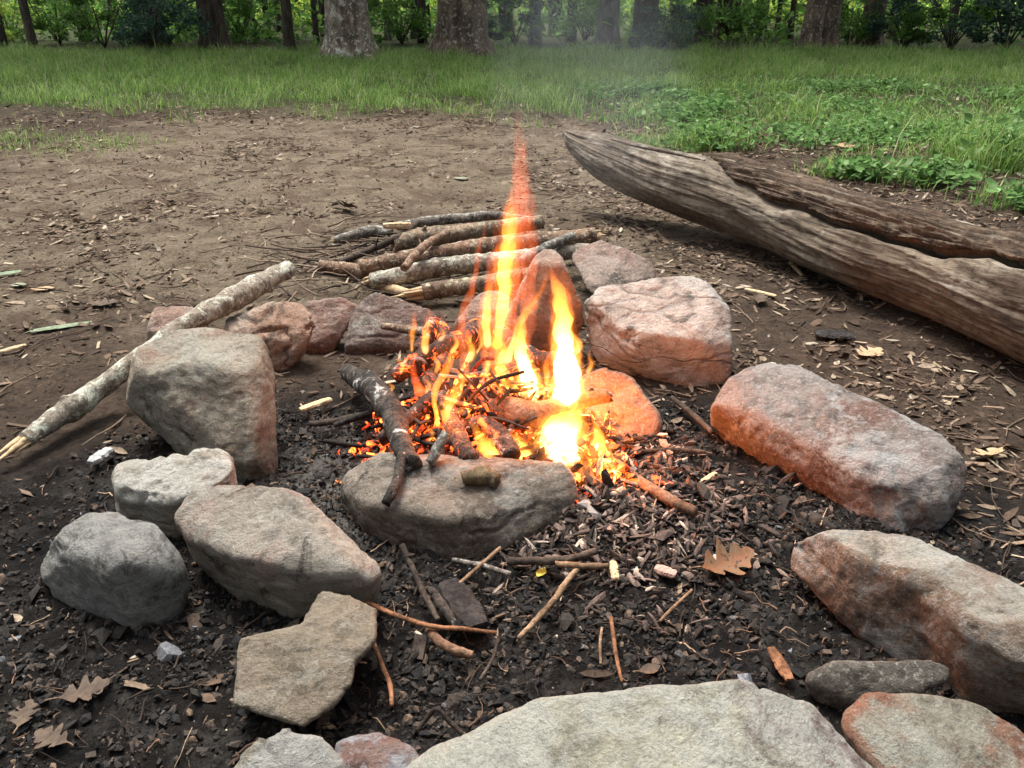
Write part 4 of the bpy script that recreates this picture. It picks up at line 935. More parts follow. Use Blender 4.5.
# ------------------------------------------------------------------ grass and weeds
def gmask(x, y):
    yb = np.interp(x, [-9, -4, -.6, .5, 1.0, 1.6, 2.3, 3.0, 4, 9], [7.6, 7.5, 7.5, 7.0, 6.2, 5.5, 5.2, 4.6, 4.0, 3.5])
    n_ = fbm(np.stack([x*1.1, y*1.1, 0*x+8], 1), 3)
    m_ = sstep(-.4, 1.0, y-yb+n_*2.0)*(.45+.55*sstep(-.35, .25, fbm(np.stack([x*2.2, y*2.2, 0*x+50], 1), 2)))
    patch = sstep(-.25, .2, fbm(np.stack([x*.8, y*.8, 0*x+20], 1), 3)+sstep(8.5, 10.5, y)*.6+.08)
    path = 1-.75*np.exp(-((y-(10.6-.35*(x-2)))/.45)**2)*sstep(1.5, 3, x)
    return m_*np.where(x > .6, .25+.75*patch, 1)*path
def blades(n, x0, x1, y0, y1, wf, hmin, hmax, wid, pw=1.0, lean=.35):
    X_, Y_ = [], []
    while len(X_) < n:
        x = rng.uniform(x0, x1, n*2); y = y0+(y1-y0)*rng.uniform(0, 1, n*2)**pw
        k = (rng.uniform(0, 1, n*2) < wf(x, y)) & (np.abs(x) < .80*y+1.2)
        X_.extend(x[k]); Y_.extend(y[k])
    x, y = np.array(X_[:n]), np.array(Y_[:n]); z = ground_z(x, y)
    cl = fbm(np.stack([x*1.5, y*1.5, 0*x+1], 1), 2)
    h = (hmin+(hmax-hmin)*rng.uniform(0, 1, n)**1.6)*(1+.9*cl); az = rng.uniform(0, 2*np.pi, n); ln = np.abs(rng.normal(0, lean, n))*h
    w = wid*rng.uniform(.6, 1.4, n)*(.6+.05*y)
    dx, dy = np.cos(az), np.sin(az); px_, py_ = -dy, dx
    B0 = np.stack([x, y, z-.01], 1); Dv = np.stack([dx, dy, 0*dx], 1); Pv = np.stack([px_, py_, 0*dx], 1); U_ = np.array([0, 0, 1.])
    pts = []
    for t, wt in ((0, 1), (.45, .85), (.8, .5)):
        c = B0+Dv*(ln*t*t)[:, None]+U_*(h*(t-.15*t*t))[:, None]
        pts += [c-Pv*(w*wt)[:, None], c+Pv*(w*wt)[:, None]]
    pts.append(B0+Dv*(ln*1.15)[:, None]+U_*(h*.88)[:, None])
    V = np.stack(pts, 1).reshape(-1, 3); base = (np.arange(n)*7)[:, None]
    F = np.vstack([base+np.array([[0, 1, 3]]), base+np.array([[0, 3, 2]]), base+np.array([[2, 3, 5]]), base+np.array([[2, 5, 4]]), base+np.array([[4, 5, 6]])])
    return V, F
GR_M = island_mat('grass_blade', [(0, (.09, .19, .04)), (.4, (.18, .33, .065)), (.75, (.29, .44, .11)), (.93, (.38, .45, .19)), (1, (.52, .49, .30))], .6, .5, 8, 0, .25)
V, F = blades(200000, -12.5, 12.5, 4.0, 14.6, gmask, .03, .17, .0024, .8, .8)
stuff('grass', V, F, GR_M, 'long green grass across the back of the clearing', 'grass')
V, F = blades(700, -11, 11, 8, 14.5, gmask, .22, .42, .0022, .8, .3)
stuff('seeding_grass', V, F, island_mat('seed_stalk', [(0, (.16, .17, .06)), (1, (.34, .30, .15))], .7, .3, 8, 0), 'sparse pale seeding stalks standing above the green grass', 'grass')
def lpatch(x, y): return np.clip(np.exp(-(((x+2.95)/.35)**2+((y-5.9)/.3)**2))+.9*np.exp(-(((x+3.7)/.4)**2+((y-6.0)/.4)**2)), 0, 1)
V, F = blades(1300, -5, -2, 5, 7, lpatch, .03, .09, .0022, 1, .6)
stuff('grass_patch', V, F, GR_M, 'thin patch of young grass on the bare ground at far left', 'grass')
# broad-leaved weeds
def weeds(n, wf, x0, x1, y0, y1, hmax, lsize, pw=1.0):
    x, y = sample(n, x0, x1, y0, y1, wf, pw)
    per = 9; xx = np.repeat(x, per)+rng.normal(0, .045, n*per); yy = np.repeat(y, per)+rng.normal(0, .045, n*per)
    hh = np.repeat(hmax*rng.uniform(.3, 1, n), per)*rng.uniform(.3, 1, n*per)
    N_ = n*per; sz = lsize*rng.uniform(.5, 1.3, N_)
    asp = np.stack([np.ones(N_), rng.uniform(.8, 1.2, N_), np.full(N_, .8)], 1)
    return scatter('w', lfV, lfF, xx, yy, sz, asp, .45, 0, None, .05, z=ground_z(xx, yy)+hh)
def weed_w(x, y):
    n_ = fbm(np.stack([x*.9, y*.9, 0*x+33], 1), 3)
    return (.05+.95*sstep(.0, .5, n_+.0))*sstep(.3, 1.2, x)*gmask(x, y)*(1-sstep(8.5, 10, y))
WD_M = island_mat('weed_leaf', [(0, (.06, .13, .035)), (.5, (.11, .22, .06)), (.85, (.17, .31, .10)), (1, (.28, .40, .19))], .75, .4, 15, 0, .12)
V, F = weeds(1800, weed_w, .2, 7, 4.3, 10, .13, .025)
stuff('ground_weeds', V, F, WD_M, 'low broad-leaved weeds mixed into the grass behind the log', 'weeds', True)
# two clumps one can tell apart
def clump(px, py, r_, h_, n_, label):
    c = at(px, py, 0); w = lambda x, y: np.exp(-(((x-c[0])/r_)**2+((y-c[1])/r_)**2))
    V, F = blades(n_, c[0]-r_*2.5, c[0]+r_*2.5, c[1]-r_*2.5, c[1]+r_*2.5, w, h_*.5, h_, .0035, 1, .55)
    root = empty('grass_tuft', (c[0], c[1], 0)); tag(root, label, 'grass tuft', 'tufts behind the log')
    child('blades', V, F, GR_M, root, False)
    x, y = rng.normal(c[0]+.1, r_*.8, 260), rng.normal(c[1]-.1, r_*.7, 260)
    N_ = 260; sz = .03*rng.uniform(.5, 1.2, N_)
    V, F = scatter('w', lfV, lfF, x, y, sz, np.ones((N_, 3)), .5, 0, None, .05, z=ground_z(x, y)+rng.uniform(.02, h_*.75, N_))
    child('leaves', V, F, WD_M, root)
clump(985, 168, .22, .42, 800, 'tall grass tuft with small leaves at the right edge behind the log')
clump(1005, 205, .12, .14, 160, 'low leafy tuft just above the log at the right edge')
clump(835, 176, .12, .14, 200, 'small grass tuft close behind the bark-covered part of the log')
clump(905, 182, .14, .16, 220, 'small grass tuft behind the log, between the other two small ones')
clump(700, 146, .18, .20, 380, 'bright grass tuft right behind the middle of the log')

# ------------------------------------------------------------------ forest
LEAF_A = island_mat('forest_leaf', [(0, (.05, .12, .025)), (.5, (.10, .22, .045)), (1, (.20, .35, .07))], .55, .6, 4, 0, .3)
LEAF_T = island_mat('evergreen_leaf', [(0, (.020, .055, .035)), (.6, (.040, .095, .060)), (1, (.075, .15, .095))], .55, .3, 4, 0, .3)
LEAF_B = island_mat('sun_coloured_leaf', [(0, (.22, .34, .05)), (.5, (.42, .58, .09)), (1, (.65, .75, .2))], .55, .6, 4, 0, .3)  # brighter copy of the leaf material, sunlight put into its colour
TR_DARK = bark_mat('dark_tree_bark', (.030, .023, .018), (.085, .068, .052), None, 1, .35, (1, 1, .2), seed=2)
TR_PALE = bark_mat('pale_mossy_tree_bark', (.12, .09, .065), (.26, .21, .165), (.42, .43, .36), .56, .30, (1, 1, .2), seed=3)
TR_RED = bark_mat('reddish_tree_bark', (.085, .058, .042), (.18, .135, .10), (.30, .29, .22), .64, .30, (1, 1, .2), seed=5)
TR_GREY = bark_mat('grey_tree_bark', (.065, .060, .052), (.15, .14, .12), None, .6, .35, (1, 1, .2), seed=6)
def leaves(n, fn, size, tilt=.7):
    P = fn(n); sz = size*rng.uniform(.6, 1.4, n)
    dV = np.array([(-1, 0, 0), (0, -.5, .12), (1, 0, -.1), (0, .5, .12)], float); dF = np.array([(0, 1, 2), (0, 2, 3)])
    W = np.einsum('nij,nkj->nki', euler_mats(n, tilt), dV[None]*sz[:, None, None])+P[:, None]
    F = (dF[None]+(np.arange(n)*4)[:, None, None]).reshape(-1, 3)
    return W.reshape(-1, 3), F
def clumpy(n, nc, cen, spread, rad_):
    def f(k):
        cs = cen+rng.uniform(-1, 1, (nc, 3))*spread; rr = rad_*rng.uniform(.5, 1.3, nc)
        j = rng.integers(0, nc, k); d = rng.normal(size=(k, 3)); d /= np.linalg.norm(d, axis=1)[:, None]
        return cs[j]+d*(rr[j]*rng.uniform(.3, 1, k)**.5)[:, None]*np.array([1, 1, .6])
    return f
CROWNS = []
for k in range(4):
    V, F = leaves(1500, clumpy(1500, 22, np.array([0, 0, 9.0]), np.array([2.6, 2.6, 2.6]), 1.0), .13)
    CROWNS.append(mesh_np('crown', V, F, False))
def tree(px, Y, wpx, mat, label, flare=1.25, crown=True, lean=0, H=9.5, moss=None):
    X_ = (px-512)/FPX*(Y*cp+CH*sp_); c = np.array([X_, Y, 0]); z0 = gz1(X_, Y)
    r = wpx*.5*(Y*cp+.5)/FPX
    hs = np.array([-.15, .05, .25, .6, 1.2, 2.5, 5, 8, H]); rs = r*np.array([flare*1.25, flare*1.1, 1+(flare-1)*.55, 1+(flare-1)*.2, 1, .95, .75, .4, .12])
    P = np.stack([c[0]+lean*hs/6+rng.normal(0, .01, 9)*hs, c[1]+0*hs, z0+hs], 1)
    V, F = tube(P, rs, 60, 24 if r > .15 else 12, .0, 1, .2)
    if r > .12:      # root buttresses and bark ridges
        rel = V-np.array([c[0], c[1], z0]); thv = np.arctan2(rel[:, 1], rel[:, 0]); fl = np.exp(-np.maximum(rel[:, 2], 0)/.35)
        k = 1+fl*.16*np.sin(thv*5+px)+.05*perlin(np.stack([np.cos(thv)*3, np.sin(thv)*3, rel[:, 2]*.8+px], 1))
        V[:, 0] = c[0]+(V[:, 0]-c[0])*k; V[:, 1] = c[1]+(V[:, 1]-c[1])*k
    Vs, Fs, off = [V], [F], len(V)
    for q_ in range(5):
        h0 = rng.uniform(4.5, 8); a = rng.uniform(0, 6.28); ln = rng.uniform(1.5, 2.8)
        s0 = np.array([np.interp(h0, hs, P[:, 0]), c[1], z0+h0]); d = np.array([math.cos(a), math.sin(a), .55])
        v2, f2 = tube([s0, s0+d*ln*.5, s0+d*ln+np.array([0, 0, .2])], [r*.35, r*.2, r*.05], 8, 6, 0); Vs.append(v2); Fs.append(f2+off); off += len(v2)
    root = empty('tree', (c[0], c[1], z0)); tag(root, label, 'tree', 'trees at the edge of the wood')
    child('trunk', np.vstack(Vs), np.vstack(Fs), mat, root)
    if crown:
        cr = link('crown', CROWNS[int(rng.integers(0, 4))], None, root); cr.rotation_euler.z = rng.uniform(0, 6.28)
        cr.scale = (1, 1, 1)
    return root
for mcr in CROWNS: mcr.materials.append(LEAF_A)
TREES = [
 (4,17,7,TR_DARK,'thin dark trunk cut by the left edge of the picture'),
 (34,16,8,TR_DARK,'lone thin dark trunk second from the left edge'),
 (86,18.5,10,TR_DARK,'slim dark trunk just left of the dark evergreen shrub'),
 (118,21,9,TR_DARK,'slim trunk hidden behind the left side of the dark evergreen shrub'),
 (154,17.2,26,TR_DARK,'dark trunk wrapped in blue-green evergreen foliage'),
 (190,22,5,TR_DARK,'thread-thin trunk in the bright gap right of the evergreen shrub'),
 (216,16,24,TR_DARK,'stout black trunk right of the bright leafy gap'),
 (248,20,7,TR_DARK,'thin leaning trunk just right of the stout black one'),
 (269,19,6,TR_DARK,'thin trunk midway between the stout black trunk and the big pale one'),
 (290,15.8,10,TR_DARK,'straight black pole-like trunk left of the big pale one'),
 (317,18,5,TR_DARK,'very thin trunk almost touching the big pale one on its left'),
 (326,20,9,TR_DARK,'dark trunk half hidden behind the left of the big pale one'),
 (351,14.2,40,TR_PALE,'big pale lichen-flecked trunk with flared base'),
 (388,19,6,TR_GREY,'thin pale grey trunk right of the big pale one'),
 (422,18,8,TR_DARK,'narrow dark trunk left of the huge reddish one'),
 (463,14.9,46,TR_RED,'huge reddish-brown trunk with wide flared foot'),
 (505,19,13,TR_DARK,'dark trunk immediately right of the huge reddish one'),
 (535,17.5,11,TR_GREY,'greyish trunk behind the top of the smoke, left one of a close trio'),
 (553,20,9,TR_GREY,'middle trunk of the close trio behind the smoke'),
 (571,18.5,9,TR_DARK,'right dark trunk of the close trio behind the smoke'),
 (607,17,20,TR_GREY,'medium grey trunk seen through the smoke right of the trio'),
 (643,17.6,23,TR_DARK,'stout dark trunk behind a leafy sapling'),
 (671,21,9,TR_DARK,'narrow trunk behind the leafy sapling on its right'),
 (701,18,16,TR_DARK,'dark trunk, left one of the pair above the end of the log'),
 (722,19,15,TR_DARK,'dark trunk, right one of the pair above the end of the log'),
 (757,21,7,TR_DARK,'thin trunk alone in the light gap right of the dark pair'),
 (776,20,5,TR_DARK,'thinnest trunk left of the brown twin trunks'),
 (789,19,6,TR_DARK,'thin trunk closest to the brown twin trunks'),
 (808,16.3,18,TR_RED,'left stem of the brown twin trunks'),
 (826,16.6,17,TR_RED,'right stem of the brown twin trunks'),
 (869,17.5,20,TR_RED,'brown trunk between the twin trunks and the dark thicket'),
 (906,19,8,TR_DARK,'slim dark trunk inside the thicket on the right'),
 (972,20,11,TR_DARK,'dark trunk deep in the thicket near the right edge'),
]
for (px, Yd, w, mt, lab) in TREES:
    Yd = 13.3+(Yd-14.2)*.95
    fl = 1.35 if w > 35 else 1.2
    t = tree(px, Yd, w, mt, lab, flare=fl, lean=(.35 if px in (248, 808) else rng.uniform(-.12, .12)))
    if px == 463:
        # charred-orange scar on the trunk: part
        pass
# extra depth: far trunks
for k in range(48):
    Yd = rng.uniform(17.5, 32); px = rng.uniform(-40, 1060)
    t = tree(px, Yd, rng.uniform(4, 10), TR_DARK, 'slender dark trunk deep in the wood behind the front trees', crown=False)
    t['group'] = 'far trunks deep in the wood'
for px, Yd in ((-60, 15), (-130, 17), (-190, 14.5), (-260, 16), (1090, 15.5), (1150, 14.5), (1215, 17), (1290, 15)):
    t = tree(px, Yd, rng.uniform(12, 30), TR_DARK, 'dark trunk at the wood edge beyond the sides of the view', crown=True)
    t['group'] = 'trunks beyond the sides of the view'
# shrubs
BUSH = []
for k in range(4):
    V, F = leaves(3000, clumpy(3000, 24, np.array([0, 0, .75]), np.array([.95, .7, .62]), .34), .048)
    me_ = mesh_np('foliage', V, F, False); BUSH.append(me_)
Vs, Fs, off = [], [], 0
for k in range(9):
    a = k/9*6.28; d = np.array([math.cos(a)*.6, math.sin(a)*.5, 1.0])
    v2, f2 = tube([np.zeros(3), d*.5, d*1.2], [.02, .012, .004], 8, 6, 0); Vs.append(v2); Fs.append(f2+off); off += len(v2)
STEMS = mesh_np('stems', np.vstack(Vs), np.vstack(Fs)); STEMS.materials.append(TR_DARK)
BT = {}
def shrub(px, Yd, sc, mt, label, kind):
    X_ = (px-512)/FPX*(Yd*cp+CH*sp_)
    root = empty('shrub', (X_, Yd, gz1(X_, Yd))); tag(root, label, 'shrub', 'shrubs under the trees')
    key = (kind % 4, mt.name)
    if key not in BT:
        me_ = BUSH[kind % 4].copy(); me_.materials.append(mt); BT[key] = me_
    f = link('foliage', BT[key], None, root); st = link('stems', STEMS, None, root)
    root.rotation_euler.z = rng.uniform(0, 6.28); root.scale = (sc, sc, sc)
SH = [
 (60,18.5,.8,LEAF_A,'leafy green shrub between the two leftmost thin trunks and the evergreen'),
 (12,19.5,.7,LEAF_B,'sunlit-coloured yellow-green shrub in the left corner of the wood'),
 (105,17.5,.75,LEAF_A,'mid green shrub in front of the slim trunks left of the evergreen'),
 (150,16.4,.85,LEAF_T,'dark blue-green evergreen shrub hanging over the grass edge'),
 (182,24,.8,LEAF_B,'bright sunlit-coloured shrub in the gap left of the stout black trunk'),
 (240,19,.7,LEAF_A,'dim green shrub right of the stout black trunk'),
 (275,24,.8,LEAF_B,'bright sunlit-coloured shrub behind the straight black pole-like trunk'),
 (312,25,.7,LEAF_B,'yellow-green sunlit-coloured shrub just left of the big pale trunk'),
 (402,18.5,.75,LEAF_A,'green shrub filling the space between the two biggest trunks'),
 (440,26,.7,LEAF_B,'sunlit-coloured shrub peeping out left of the huge reddish trunk'),
 (515,18,.65,LEAF_T,'bluish shrub right of the huge reddish trunk'),
 (585,19,.7,LEAF_A,'green shrub behind the smoke between grey trunks'),
 (660,16.6,.55,LEAF_T,'leafy sapling in front of the stout dark trunk'),
 (690,17.2,.5,LEAF_A,'small shrub at the foot of the dark pair of trunks'),
 (740,20,.75,LEAF_A,'shrub in the gap right of the dark pair of trunks'),
 (785,25,.8,LEAF_B,'light green shrub behind the thinnest trunks'),
 (848,18.5,.7,LEAF_A,'green shrub between the twin trunks and the single brown one'),
 (905,17.6,.8,LEAF_T,'dark shrub forming the left of the thicket on the right'),
 (950,17.0,.85,LEAF_A,'broad dim shrub in the middle of the thicket on the right'),
 (1005,16.6,.85,LEAF_T,'blue-green shrub at the right edge of the picture'),
]
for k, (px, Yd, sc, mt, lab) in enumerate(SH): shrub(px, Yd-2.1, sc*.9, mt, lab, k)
# far wood mass
def far_fn(k):
    nc = 420; cx = rng.uniform(-28, 28, nc); cy = 16.5+29*rng.uniform(0, 1, nc)**1.3; cz = rng.uniform(.05, 1.0, nc)*(.4+.06*cy-.8)
    j = rng.integers(0, nc, k); d = rng.normal(size=(k, 3))*np.array([.75, .6, .4])
    P = np.stack([cx, cy, cz], 1)[j]+d; P[:, 2] = np.abs(P[:, 2]); return P
V, F = leaves(52000, far_fn, .09)
stuff('far_undergrowth', V, F, LEAF_A, 'mass of green undergrowth deep in the wood', 'undergrowth')
def far_fn2(k):
    nc = 150; cx = rng.uniform(-30, 30, nc); cy = rng.uniform(24, 46, nc); cz = rng.uniform(.1, 2.6, nc)
    j = rng.integers(0, nc, k); P = np.stack([cx, cy, cz], 1)[j]+rng.normal(size=(k, 3))*np.array([.9, .6, .45]); P[:, 2] = np.abs(P[:, 2]); return P
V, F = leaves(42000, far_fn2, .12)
stuff('sun_coloured_undergrowth', V, F, LEAF_B, 'bright sunlit-coloured foliage glimpsed beyond the trunks', 'undergrowth')
# tall wall of trees farther off (real crowns), so no sky shows at the horizon
def far_fn3(k):
    nc = 260; cx = rng.uniform(-60, 60, nc); cy = rng.uniform(50, 64, nc); cz = rng.uniform(0, 11, nc)
    j = rng.integers(0, nc, k); return np.abs(np.stack([cx, cy, cz], 1)[j]*np.array([0, 1, 1]))+np.stack([cx[j], 0*cx[j], 0*cx[j]], 1)+rng.normal(size=(k, 3))*np.array([2.2, 1.2, 1.2])
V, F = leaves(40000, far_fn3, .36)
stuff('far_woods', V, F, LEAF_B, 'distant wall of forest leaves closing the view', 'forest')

def around(k):  # unseen leaf ring, added to block low skylight from behind and the sides
    nc = 420; cs = []
    while len(cs) < nc:
        a = rng.uniform(0, 6.283); r_ = rng.uniform(9.5, 13); x_, y_ = r_*math.cos(a), 3+r_*math.sin(a)
        if y_ > 0 and abs(x_) < .8*y_+3.5: continue
        cs.append((x_, y_, rng.uniform(.2, 9.5)))
    j = rng.integers(0, nc, k); P = np.array(cs)[j]+rng.normal(size=(k, 3))*.8; P[:, 2] = np.abs(P[:, 2]); return P
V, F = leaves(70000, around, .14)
stuff('skylight_blocking_leaves', V, F, island_mat('dulled_blocker_leaf', [(0, (.035, .045, .025)), (1, (.075, .085, .05))], .8, .1, 4, 0, .1), 'unseen ring of leaves added round the clearing to block low skylight', 'forest')  # leaves dark and greyed to keep green bounce off the stones

# ------------------------------------------------------------------ flames
def flame_mat(name, stops, st0, noise_amt=.6, nscale=(30, 30, 6), dens=0):
    """stops: colour by height (generated z); st0: list of (pos,strength)"""
    m = NT(name); tc = m.n('TexCoord'); sx = m.n('SeparateXYZ'); m.l(tc.outputs['Generated'], sx.inputs[0])
    col = m.ramp(sx.outputs[2], stops); mx_ = max(s_[1] for s_ in st0)
    st = m.ramp(sx.outputs[2], [(p, v/mx_) for p, v in st0])
    mp = m.n('Mapping'); mp.inputs['Scale'].default_value = nscale; m.l(tc.outputs['Object'], mp.inputs['Vector'])
    nz = m.noise(mp.outputs[0], 1.0, 3, .55, .8)
    k = m.math('MULTIPLY', st, m.ramp(nz, [(.5-noise_amt*.25, 1-noise_amt), (.5+noise_amt*.2, 1)]))
    e = m.n('Emission'); m.l(col, e.inputs['Color']); m.l(m.math('MULTIPLY', k, mx_), e.inputs['Strength'])
    m.l(e.outputs[0], m.out.inputs['Volume']); m.m.cycles.volume_step_rate = .25
    return m.m
W_, Y_c, O_, R_c = (1, .62, .22), (1, .40, .05), (1, .20, .02), (1, .10, .02)
FM_HOT = flame_mat('flame_white', [(0, W_), (.55, W_), (.8, Y_c), (1, O_)], [(0, 95), (.55, 85), (.8, 32), (1, 4)], .3)
FM_TALL = flame_mat('flame_yellow', [(0, Y_c), (.6, Y_c), (1, O_)], [(0, 26), (.5, 26), (.8, 14), (1, 2)], .6, (34, 34, 5))
FM_RED = flame_mat('flame_red', [(0, (1, .20, .06)), (.5, (1, .17, .04)), (1, (1, .13, .03))], [(0, 1.5), (.15, 4), (.5, 5.5), (.8, 4.5), (1, .8)], .95, (75, 75, 2.5))
FM_MID = flame_mat('flame_orange', [(0, W_), (.3, Y_c), (1, O_)], [(0, 36), (.4, 24), (1, 3)], .5, (40, 40, 10))
fire = empty('campfire_flames', tuple(at(540, 440, .05)))
tag(fire, 'tall yellow and orange flames rising from the burning sticks', 'fire')
FM_HALO = flame_mat('flame_halo', [(0, (1, .30, .04)), (.6, (1, .24, .03)), (1, (1, .14, .02))], [(0, 7), (.6, 5), (1, 1)], .5, (40, 40, 9))
FM_GLOW = flame_mat('flame_inner', [(0, (1, .45, .10)), (.6, (1, .38, .06)), (1, (1, .22, .03))], [(0, 16), (.6, 11), (1, 2)], .5, (40, 40, 9))
FM_VEIL = flame_mat('flame_veil', [(0, (1, .26, .05)), (.6, (1, .22, .04)), (1, (1, .14, .03))], [(0, .3), (.4, .55), (1, .05)], .95, (60, 60, 5))
def tongue(pts, Yd, mat, seed=0, flat=.7, n=48):
    P0 = np.array([atY(a, b, Yd) for a, b, w in pts]); r0 = np.array([pr(p, w*.5) for p, (a, b, w) in zip(P0, pts)])
    shells = [(1.0, mat)]
    if mat is FM_HOT: shells = [(.80, mat), (1.05, FM_GLOW), (1.3, FM_HALO)]
    elif mat is FM_TALL: shells = [(.75, mat), (1.25, FM_HALO)]
    elif mat is FM_MID: shells = [(.72, mat), (1.15, FM_HALO)]
    for q, (k, mt) in enumerate(shells):
        P = P0.copy(); P[-1] += (P[-1]-P[-2])*(k-.75)*.8
        V, F = tube(P, r0*k, n*2, 28, .42, 22, .8, seed+q*.3, squash=flat)
        V = V.copy(); V[:, 0] += .010*perlin(V*np.array([14, 14, 11])+seed*3)+.005*perlin(V*np.array([34, 34, 30])+seed*3)
        child('flame_tongue', V, F, mt, fire)
tongue([(556,455,24),(560,428,36),(565,398,42),(567,368,38),(566,338,30),(563,312,25),(558,290,20),(552,274,7)], 1.70, FM_HOT, 1)
tongue([(545,432,26),(534,405,32),(527,375,28),(521,350,22),(522,330,14),(526,318,5)], 1.72, FM_HOT, 2)
tongue([(575,474,34),(563,458,66),(556,440,62),(572,422,40),(585,410,10)], 1.60, FM_HOT, 3)
tongue([(536,476,30),(530,464,40),(520,452,34),(510,440,10)], 1.59, FM_HOT, 33)
tongue([(540,475,26),(528,460,34),(520,446,26),(512,432,8)], 1.58, FM_MID, 4)
tongue([(605,455,18),(600,440,22),(594,424,14),(590,412,4)], 1.62, FM_MID, 5)
tongue([(560,440,110),(560,405,130),(560,370,100),(562,330,60),(560,290,36),(556,262,8)], 1.75, FM_VEIL, 61, .5)
tongue([(450,440,80),(445,405,100),(450,370,90),(462,335,60),(472,300,30),(478,280,8)], 1.80, FM_VEIL, 62, .5)
tongue([(498,345,20),(500,315,22),(504,285,27),(508,255,28),(511,228,24),(511,205,14),(509,190,4)], 1.80, FM_TALL, 6)
tongue([(487,345,14),(486,320,20),(487,300,20),(490,285,12),(492,272,4)], 1.78, FM_MID, 7)
tongue([(508,360,14),(515,340,13),(522,318,12),(534,300,12),(543,285,9),(547,272,3)], 1.76, FM_MID, 8)
tongue([(505,385,36),(505,330,44),(510,280,46),(516,235,40),(519,190,30),(521,150,20),(519,122,11),(517,102,3)], 1.82, FM_RED, 9, .6)
tongue([(490,385,34),(486,335,36),(491,285,30),(496,245,18),(499,212,4)], 1.80, FM_RED, 29, .4)
tongue([(524,360,22),(527,310,26),(529,255,24),(531,205,17),(532,165,3)], 1.84, FM_RED, 39, .6)
tongue([(508,250,3),(511,232,9),(513,212,10),(514,192,7),(513,176,2)], 1.79, FM_RED, 49, .6)
tongue([(524,180,2),(526,166,7),(525,150,8),(526,134,2)], 1.81, FM_RED, 59, .6)
tongue([(470,390,34),(462,350,30),(466,310,24),(476,270,18),(484,235,10),(488,210,3)], 1.84, FM_RED, 10, .35)
tongue([(450,430,9),(447,412,14),(455,394,15),(465,378,10),(470,364,4)], 1.62, FM_MID, 11)
tongue([(440,425,6),(434,400,11),(441,375,12),(452,355,8),(458,338,3)], 1.66, flame_mat('flame_deep_orange', [(0, Y_c), (1, O_)], [(0, 40), (.5, 24), (1, 4)], .5), 12)
tongue([(472,470,12),(462,450,12),(452,436,14),(446,424,8)], 1.58, FM_MID, 13)
tongue([(427,352,10),(425,335,12),(428,320,9),(430,309,3)], 1.80, FM_MID, 14)
tongue([(413,350,8),(411,335,9),(413,322,7),(415,312,3)], 1.80, FM_MID, 15)
tongue([(505,470,22),(490,452,22),(478,436,14),(468,420,4)], 1.57, flame_mat('flame_low', [(0, W_), (.5, Y_c), (1, O_)], [(0, 50), (.6, 25), (1, 4)], .6, (60, 60, 30)), 16)
tongue([(510,395,30),(500,370,28),(498,350,20),(490,335,6)], 1.74, FM_MID, 17)
tongue([(408,455,12),(404,440,14),(402,425,10),(404,412,3)], 1.66, FM_RED, 18)
tongue([(425,400,18),(418,385,16),(415,370,10),(412,358,3)], 1.76, flame_mat('flame_ember_red', [(0, (1, .16, .03)), (1, R_c)], [(0, 26), (1, 4)], .6), 19)
for k_, (bx, by, wd, ht, yy) in enumerate([(455,352,8,26,1.8),(470,360,9,34,1.78),(485,372,10,30,1.76),(462,388,8,22,1.72),(500,362,9,36,1.78),(545,392,12,40,1.74),(590,372,9,26,1.72),(480,352,7,30,1.8),(436,372,8,22,1.74),(520,352,9,26,1.76),(576,352,8,20,1.74),(497,402,10,28,1.70),(424,392,6,20,1.7),(442,340,6,22,1.8),(610,470,10,22,1.58),(540,480,12,26,1.56),(390,392,5,14,1.76),(430,440,7,20,1.64),(400,372,6,18,1.78)]):
    tongue([(bx, by, wd), (bx+3, by-ht*.35, wd*1.1), (bx-1, by-ht*.7, wd*.7), (bx+2, by-ht, 2)], yy, FM_MID, 40+k_, .7, 20)
tongue([(592,475,36),(585,466,50),(570,462,40),(550,460,10)], 1.57, FM_MID, 20)

# fire light: the flames themselves as lamps
def lamp(px, py, Yd, energy, rad_, col=(1, .25, .045)):
    ld = bpy.data.lights.new('firelight', 'POINT'); ld.energy = energy; ld.color = col; ld.shadow_soft_size = rad_
    lo = bpy.data.objects.new('firelight', ld); COL.objects.link(lo); lo.location = atY(px, py, Yd)
lamp(566, 372, 1.70, 1.9, .05)
lamp(592, 445, 1.62, 4.2, .04)
lamp(596, 408, 1.76, 1.3, .02, (1, .22, .03))
lamp(612, 468, 1.54, 2.0, .02, (1, .24, .04))
lamp(560, 470, 1.50, .8, .02, (1, .24, .04))
lamp(505, 300, 1.80, 1.2, .05)
lamp(450, 400, 1.64, 1.2, .03, (1, .25, .07))

# ------------------------------------------------------------------ smoke
m = NT('thin_smoke'); tc = m.n('TexCoord'); nz = m.noise(m.coords(scale=(1, 1, .5)), 3.5, 4, .55, 1.0)
gr = m.n('TexGradient', gradient_type='SPHERICAL'); mp = m.n('Mapping'); mp.inputs['Location'].default_value = (-1, -1, -1); mp.inputs['Scale'].default_value = (2, 2, 2)
m.l(tc.outputs['Generated'], mp.inputs['Vector']); m.l(mp.outputs[0], gr.inputs['Vector'])
pv = m.n('VolumePrincipled'); pv.inputs['Color'].default_value = (.80, .88, .95, 1); pv.inputs['Anisotropy'].default_value = .2
m.l(m.math('MULTIPLY', m.math('MULTIPLY', m.ramp(gr.outputs[1], [(0, 0), (.6, 1)]), m.ramp(nz, [(.40, .1), (.60, 1)])), .09), pv.inputs['Density'])
m.l(pv.outputs[0], m.out.inputs['Volume']); m.m.cycles.volume_step_rate = .6
P = np.array([atY(545, 300, 2.0), atY(560, 210, 2.3), atY(585, 130, 2.6), atY(590, 70, 3.0), atY(585, 10, 3.4), atY(560, -60, 3.9)])
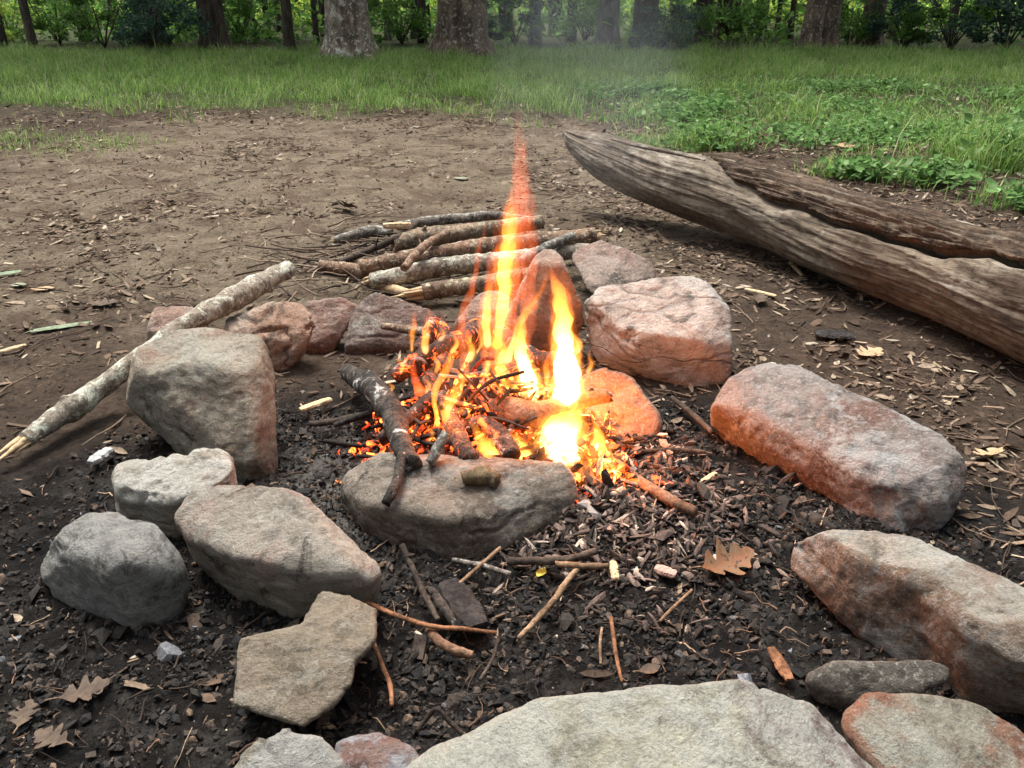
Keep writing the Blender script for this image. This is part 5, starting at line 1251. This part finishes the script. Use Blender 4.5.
V, F = tube(P, [.10, .20, .30, .38, .45, .3], 40, 20, .15, 3, .6)
stuff('smoke', V, F, m.m, 'faint bluish smoke drifting up behind the flames', 'smoke', True)

# ------------------------------------------------------------------ light, sky, camera
w = bpy.data.worlds.new('World'); SC.world = w; w.use_nodes = True
nt = w.node_tree; nt.nodes.clear()
o_ = nt.nodes.new('ShaderNodeOutputWorld'); bg = nt.nodes.new('ShaderNodeBackground'); sk = nt.nodes.new('ShaderNodeTexSky')
sk.sky_type = 'NISHITA'; sk.sun_disc = False
SUN_EL, SUN_AZ = R(66), R(-30)       # azimuth measured from +Y toward +X
sk.sun_elevation = SUN_EL; sk.sun_rotation = SUN_AZ
sk.dust_density = 3.0; sk.air_density = 1.0
hs = nt.nodes.new('ShaderNodeHueSaturation'); hs.inputs['Saturation'].default_value = .22
nt.links.new(sk.outputs[0], hs.inputs['Color']); nt.links.new(hs.outputs[0], bg.inputs[0]); nt.links.new(bg.outputs[0], o_.inputs[0])
bg.inputs[1].default_value = .15
sl = bpy.data.lights.new('sun', 'SUN'); sl.energy = 2.4; sl.angle = R(25); sl.color = (1, .95, .86)
so = bpy.data.objects.new('sun', sl); COL.objects.link(so)
dv = Vector((math.sin(SUN_AZ)*math.cos(SUN_EL), math.cos(SUN_AZ)*math.cos(SUN_EL), math.sin(SUN_EL)))
so.rotation_euler = dv.to_track_quat('Z', 'Y').to_euler(); so.location = (0, 3, 8)

cam = bpy.data.cameras.new('camera'); co = bpy.data.objects.new('camera', cam); COL.objects.link(co)
cam.sensor_width = 36; cam.lens = FPX/1024*36; cam.clip_start = .02; cam.clip_end = 600
co.location = (0, 0, CH); co.rotation_euler = (math.pi/2-PITCH, 0, 0); SC.camera = co
vs_ = SC.view_settings; vs_.view_transform = 'Standard'; vs_.look = 'None'; vs_.gamma = 1; vs_.use_curve_mapping = False; vs_.exposure = 1.58
SC.cycles.use_denoising = True
SC.cycles.max_bounces = 6; SC.cycles.transparent_max_bounces = 8; SC.cycles.volume_bounces = 0
SC.cycles.sample_clamp_indirect = 4
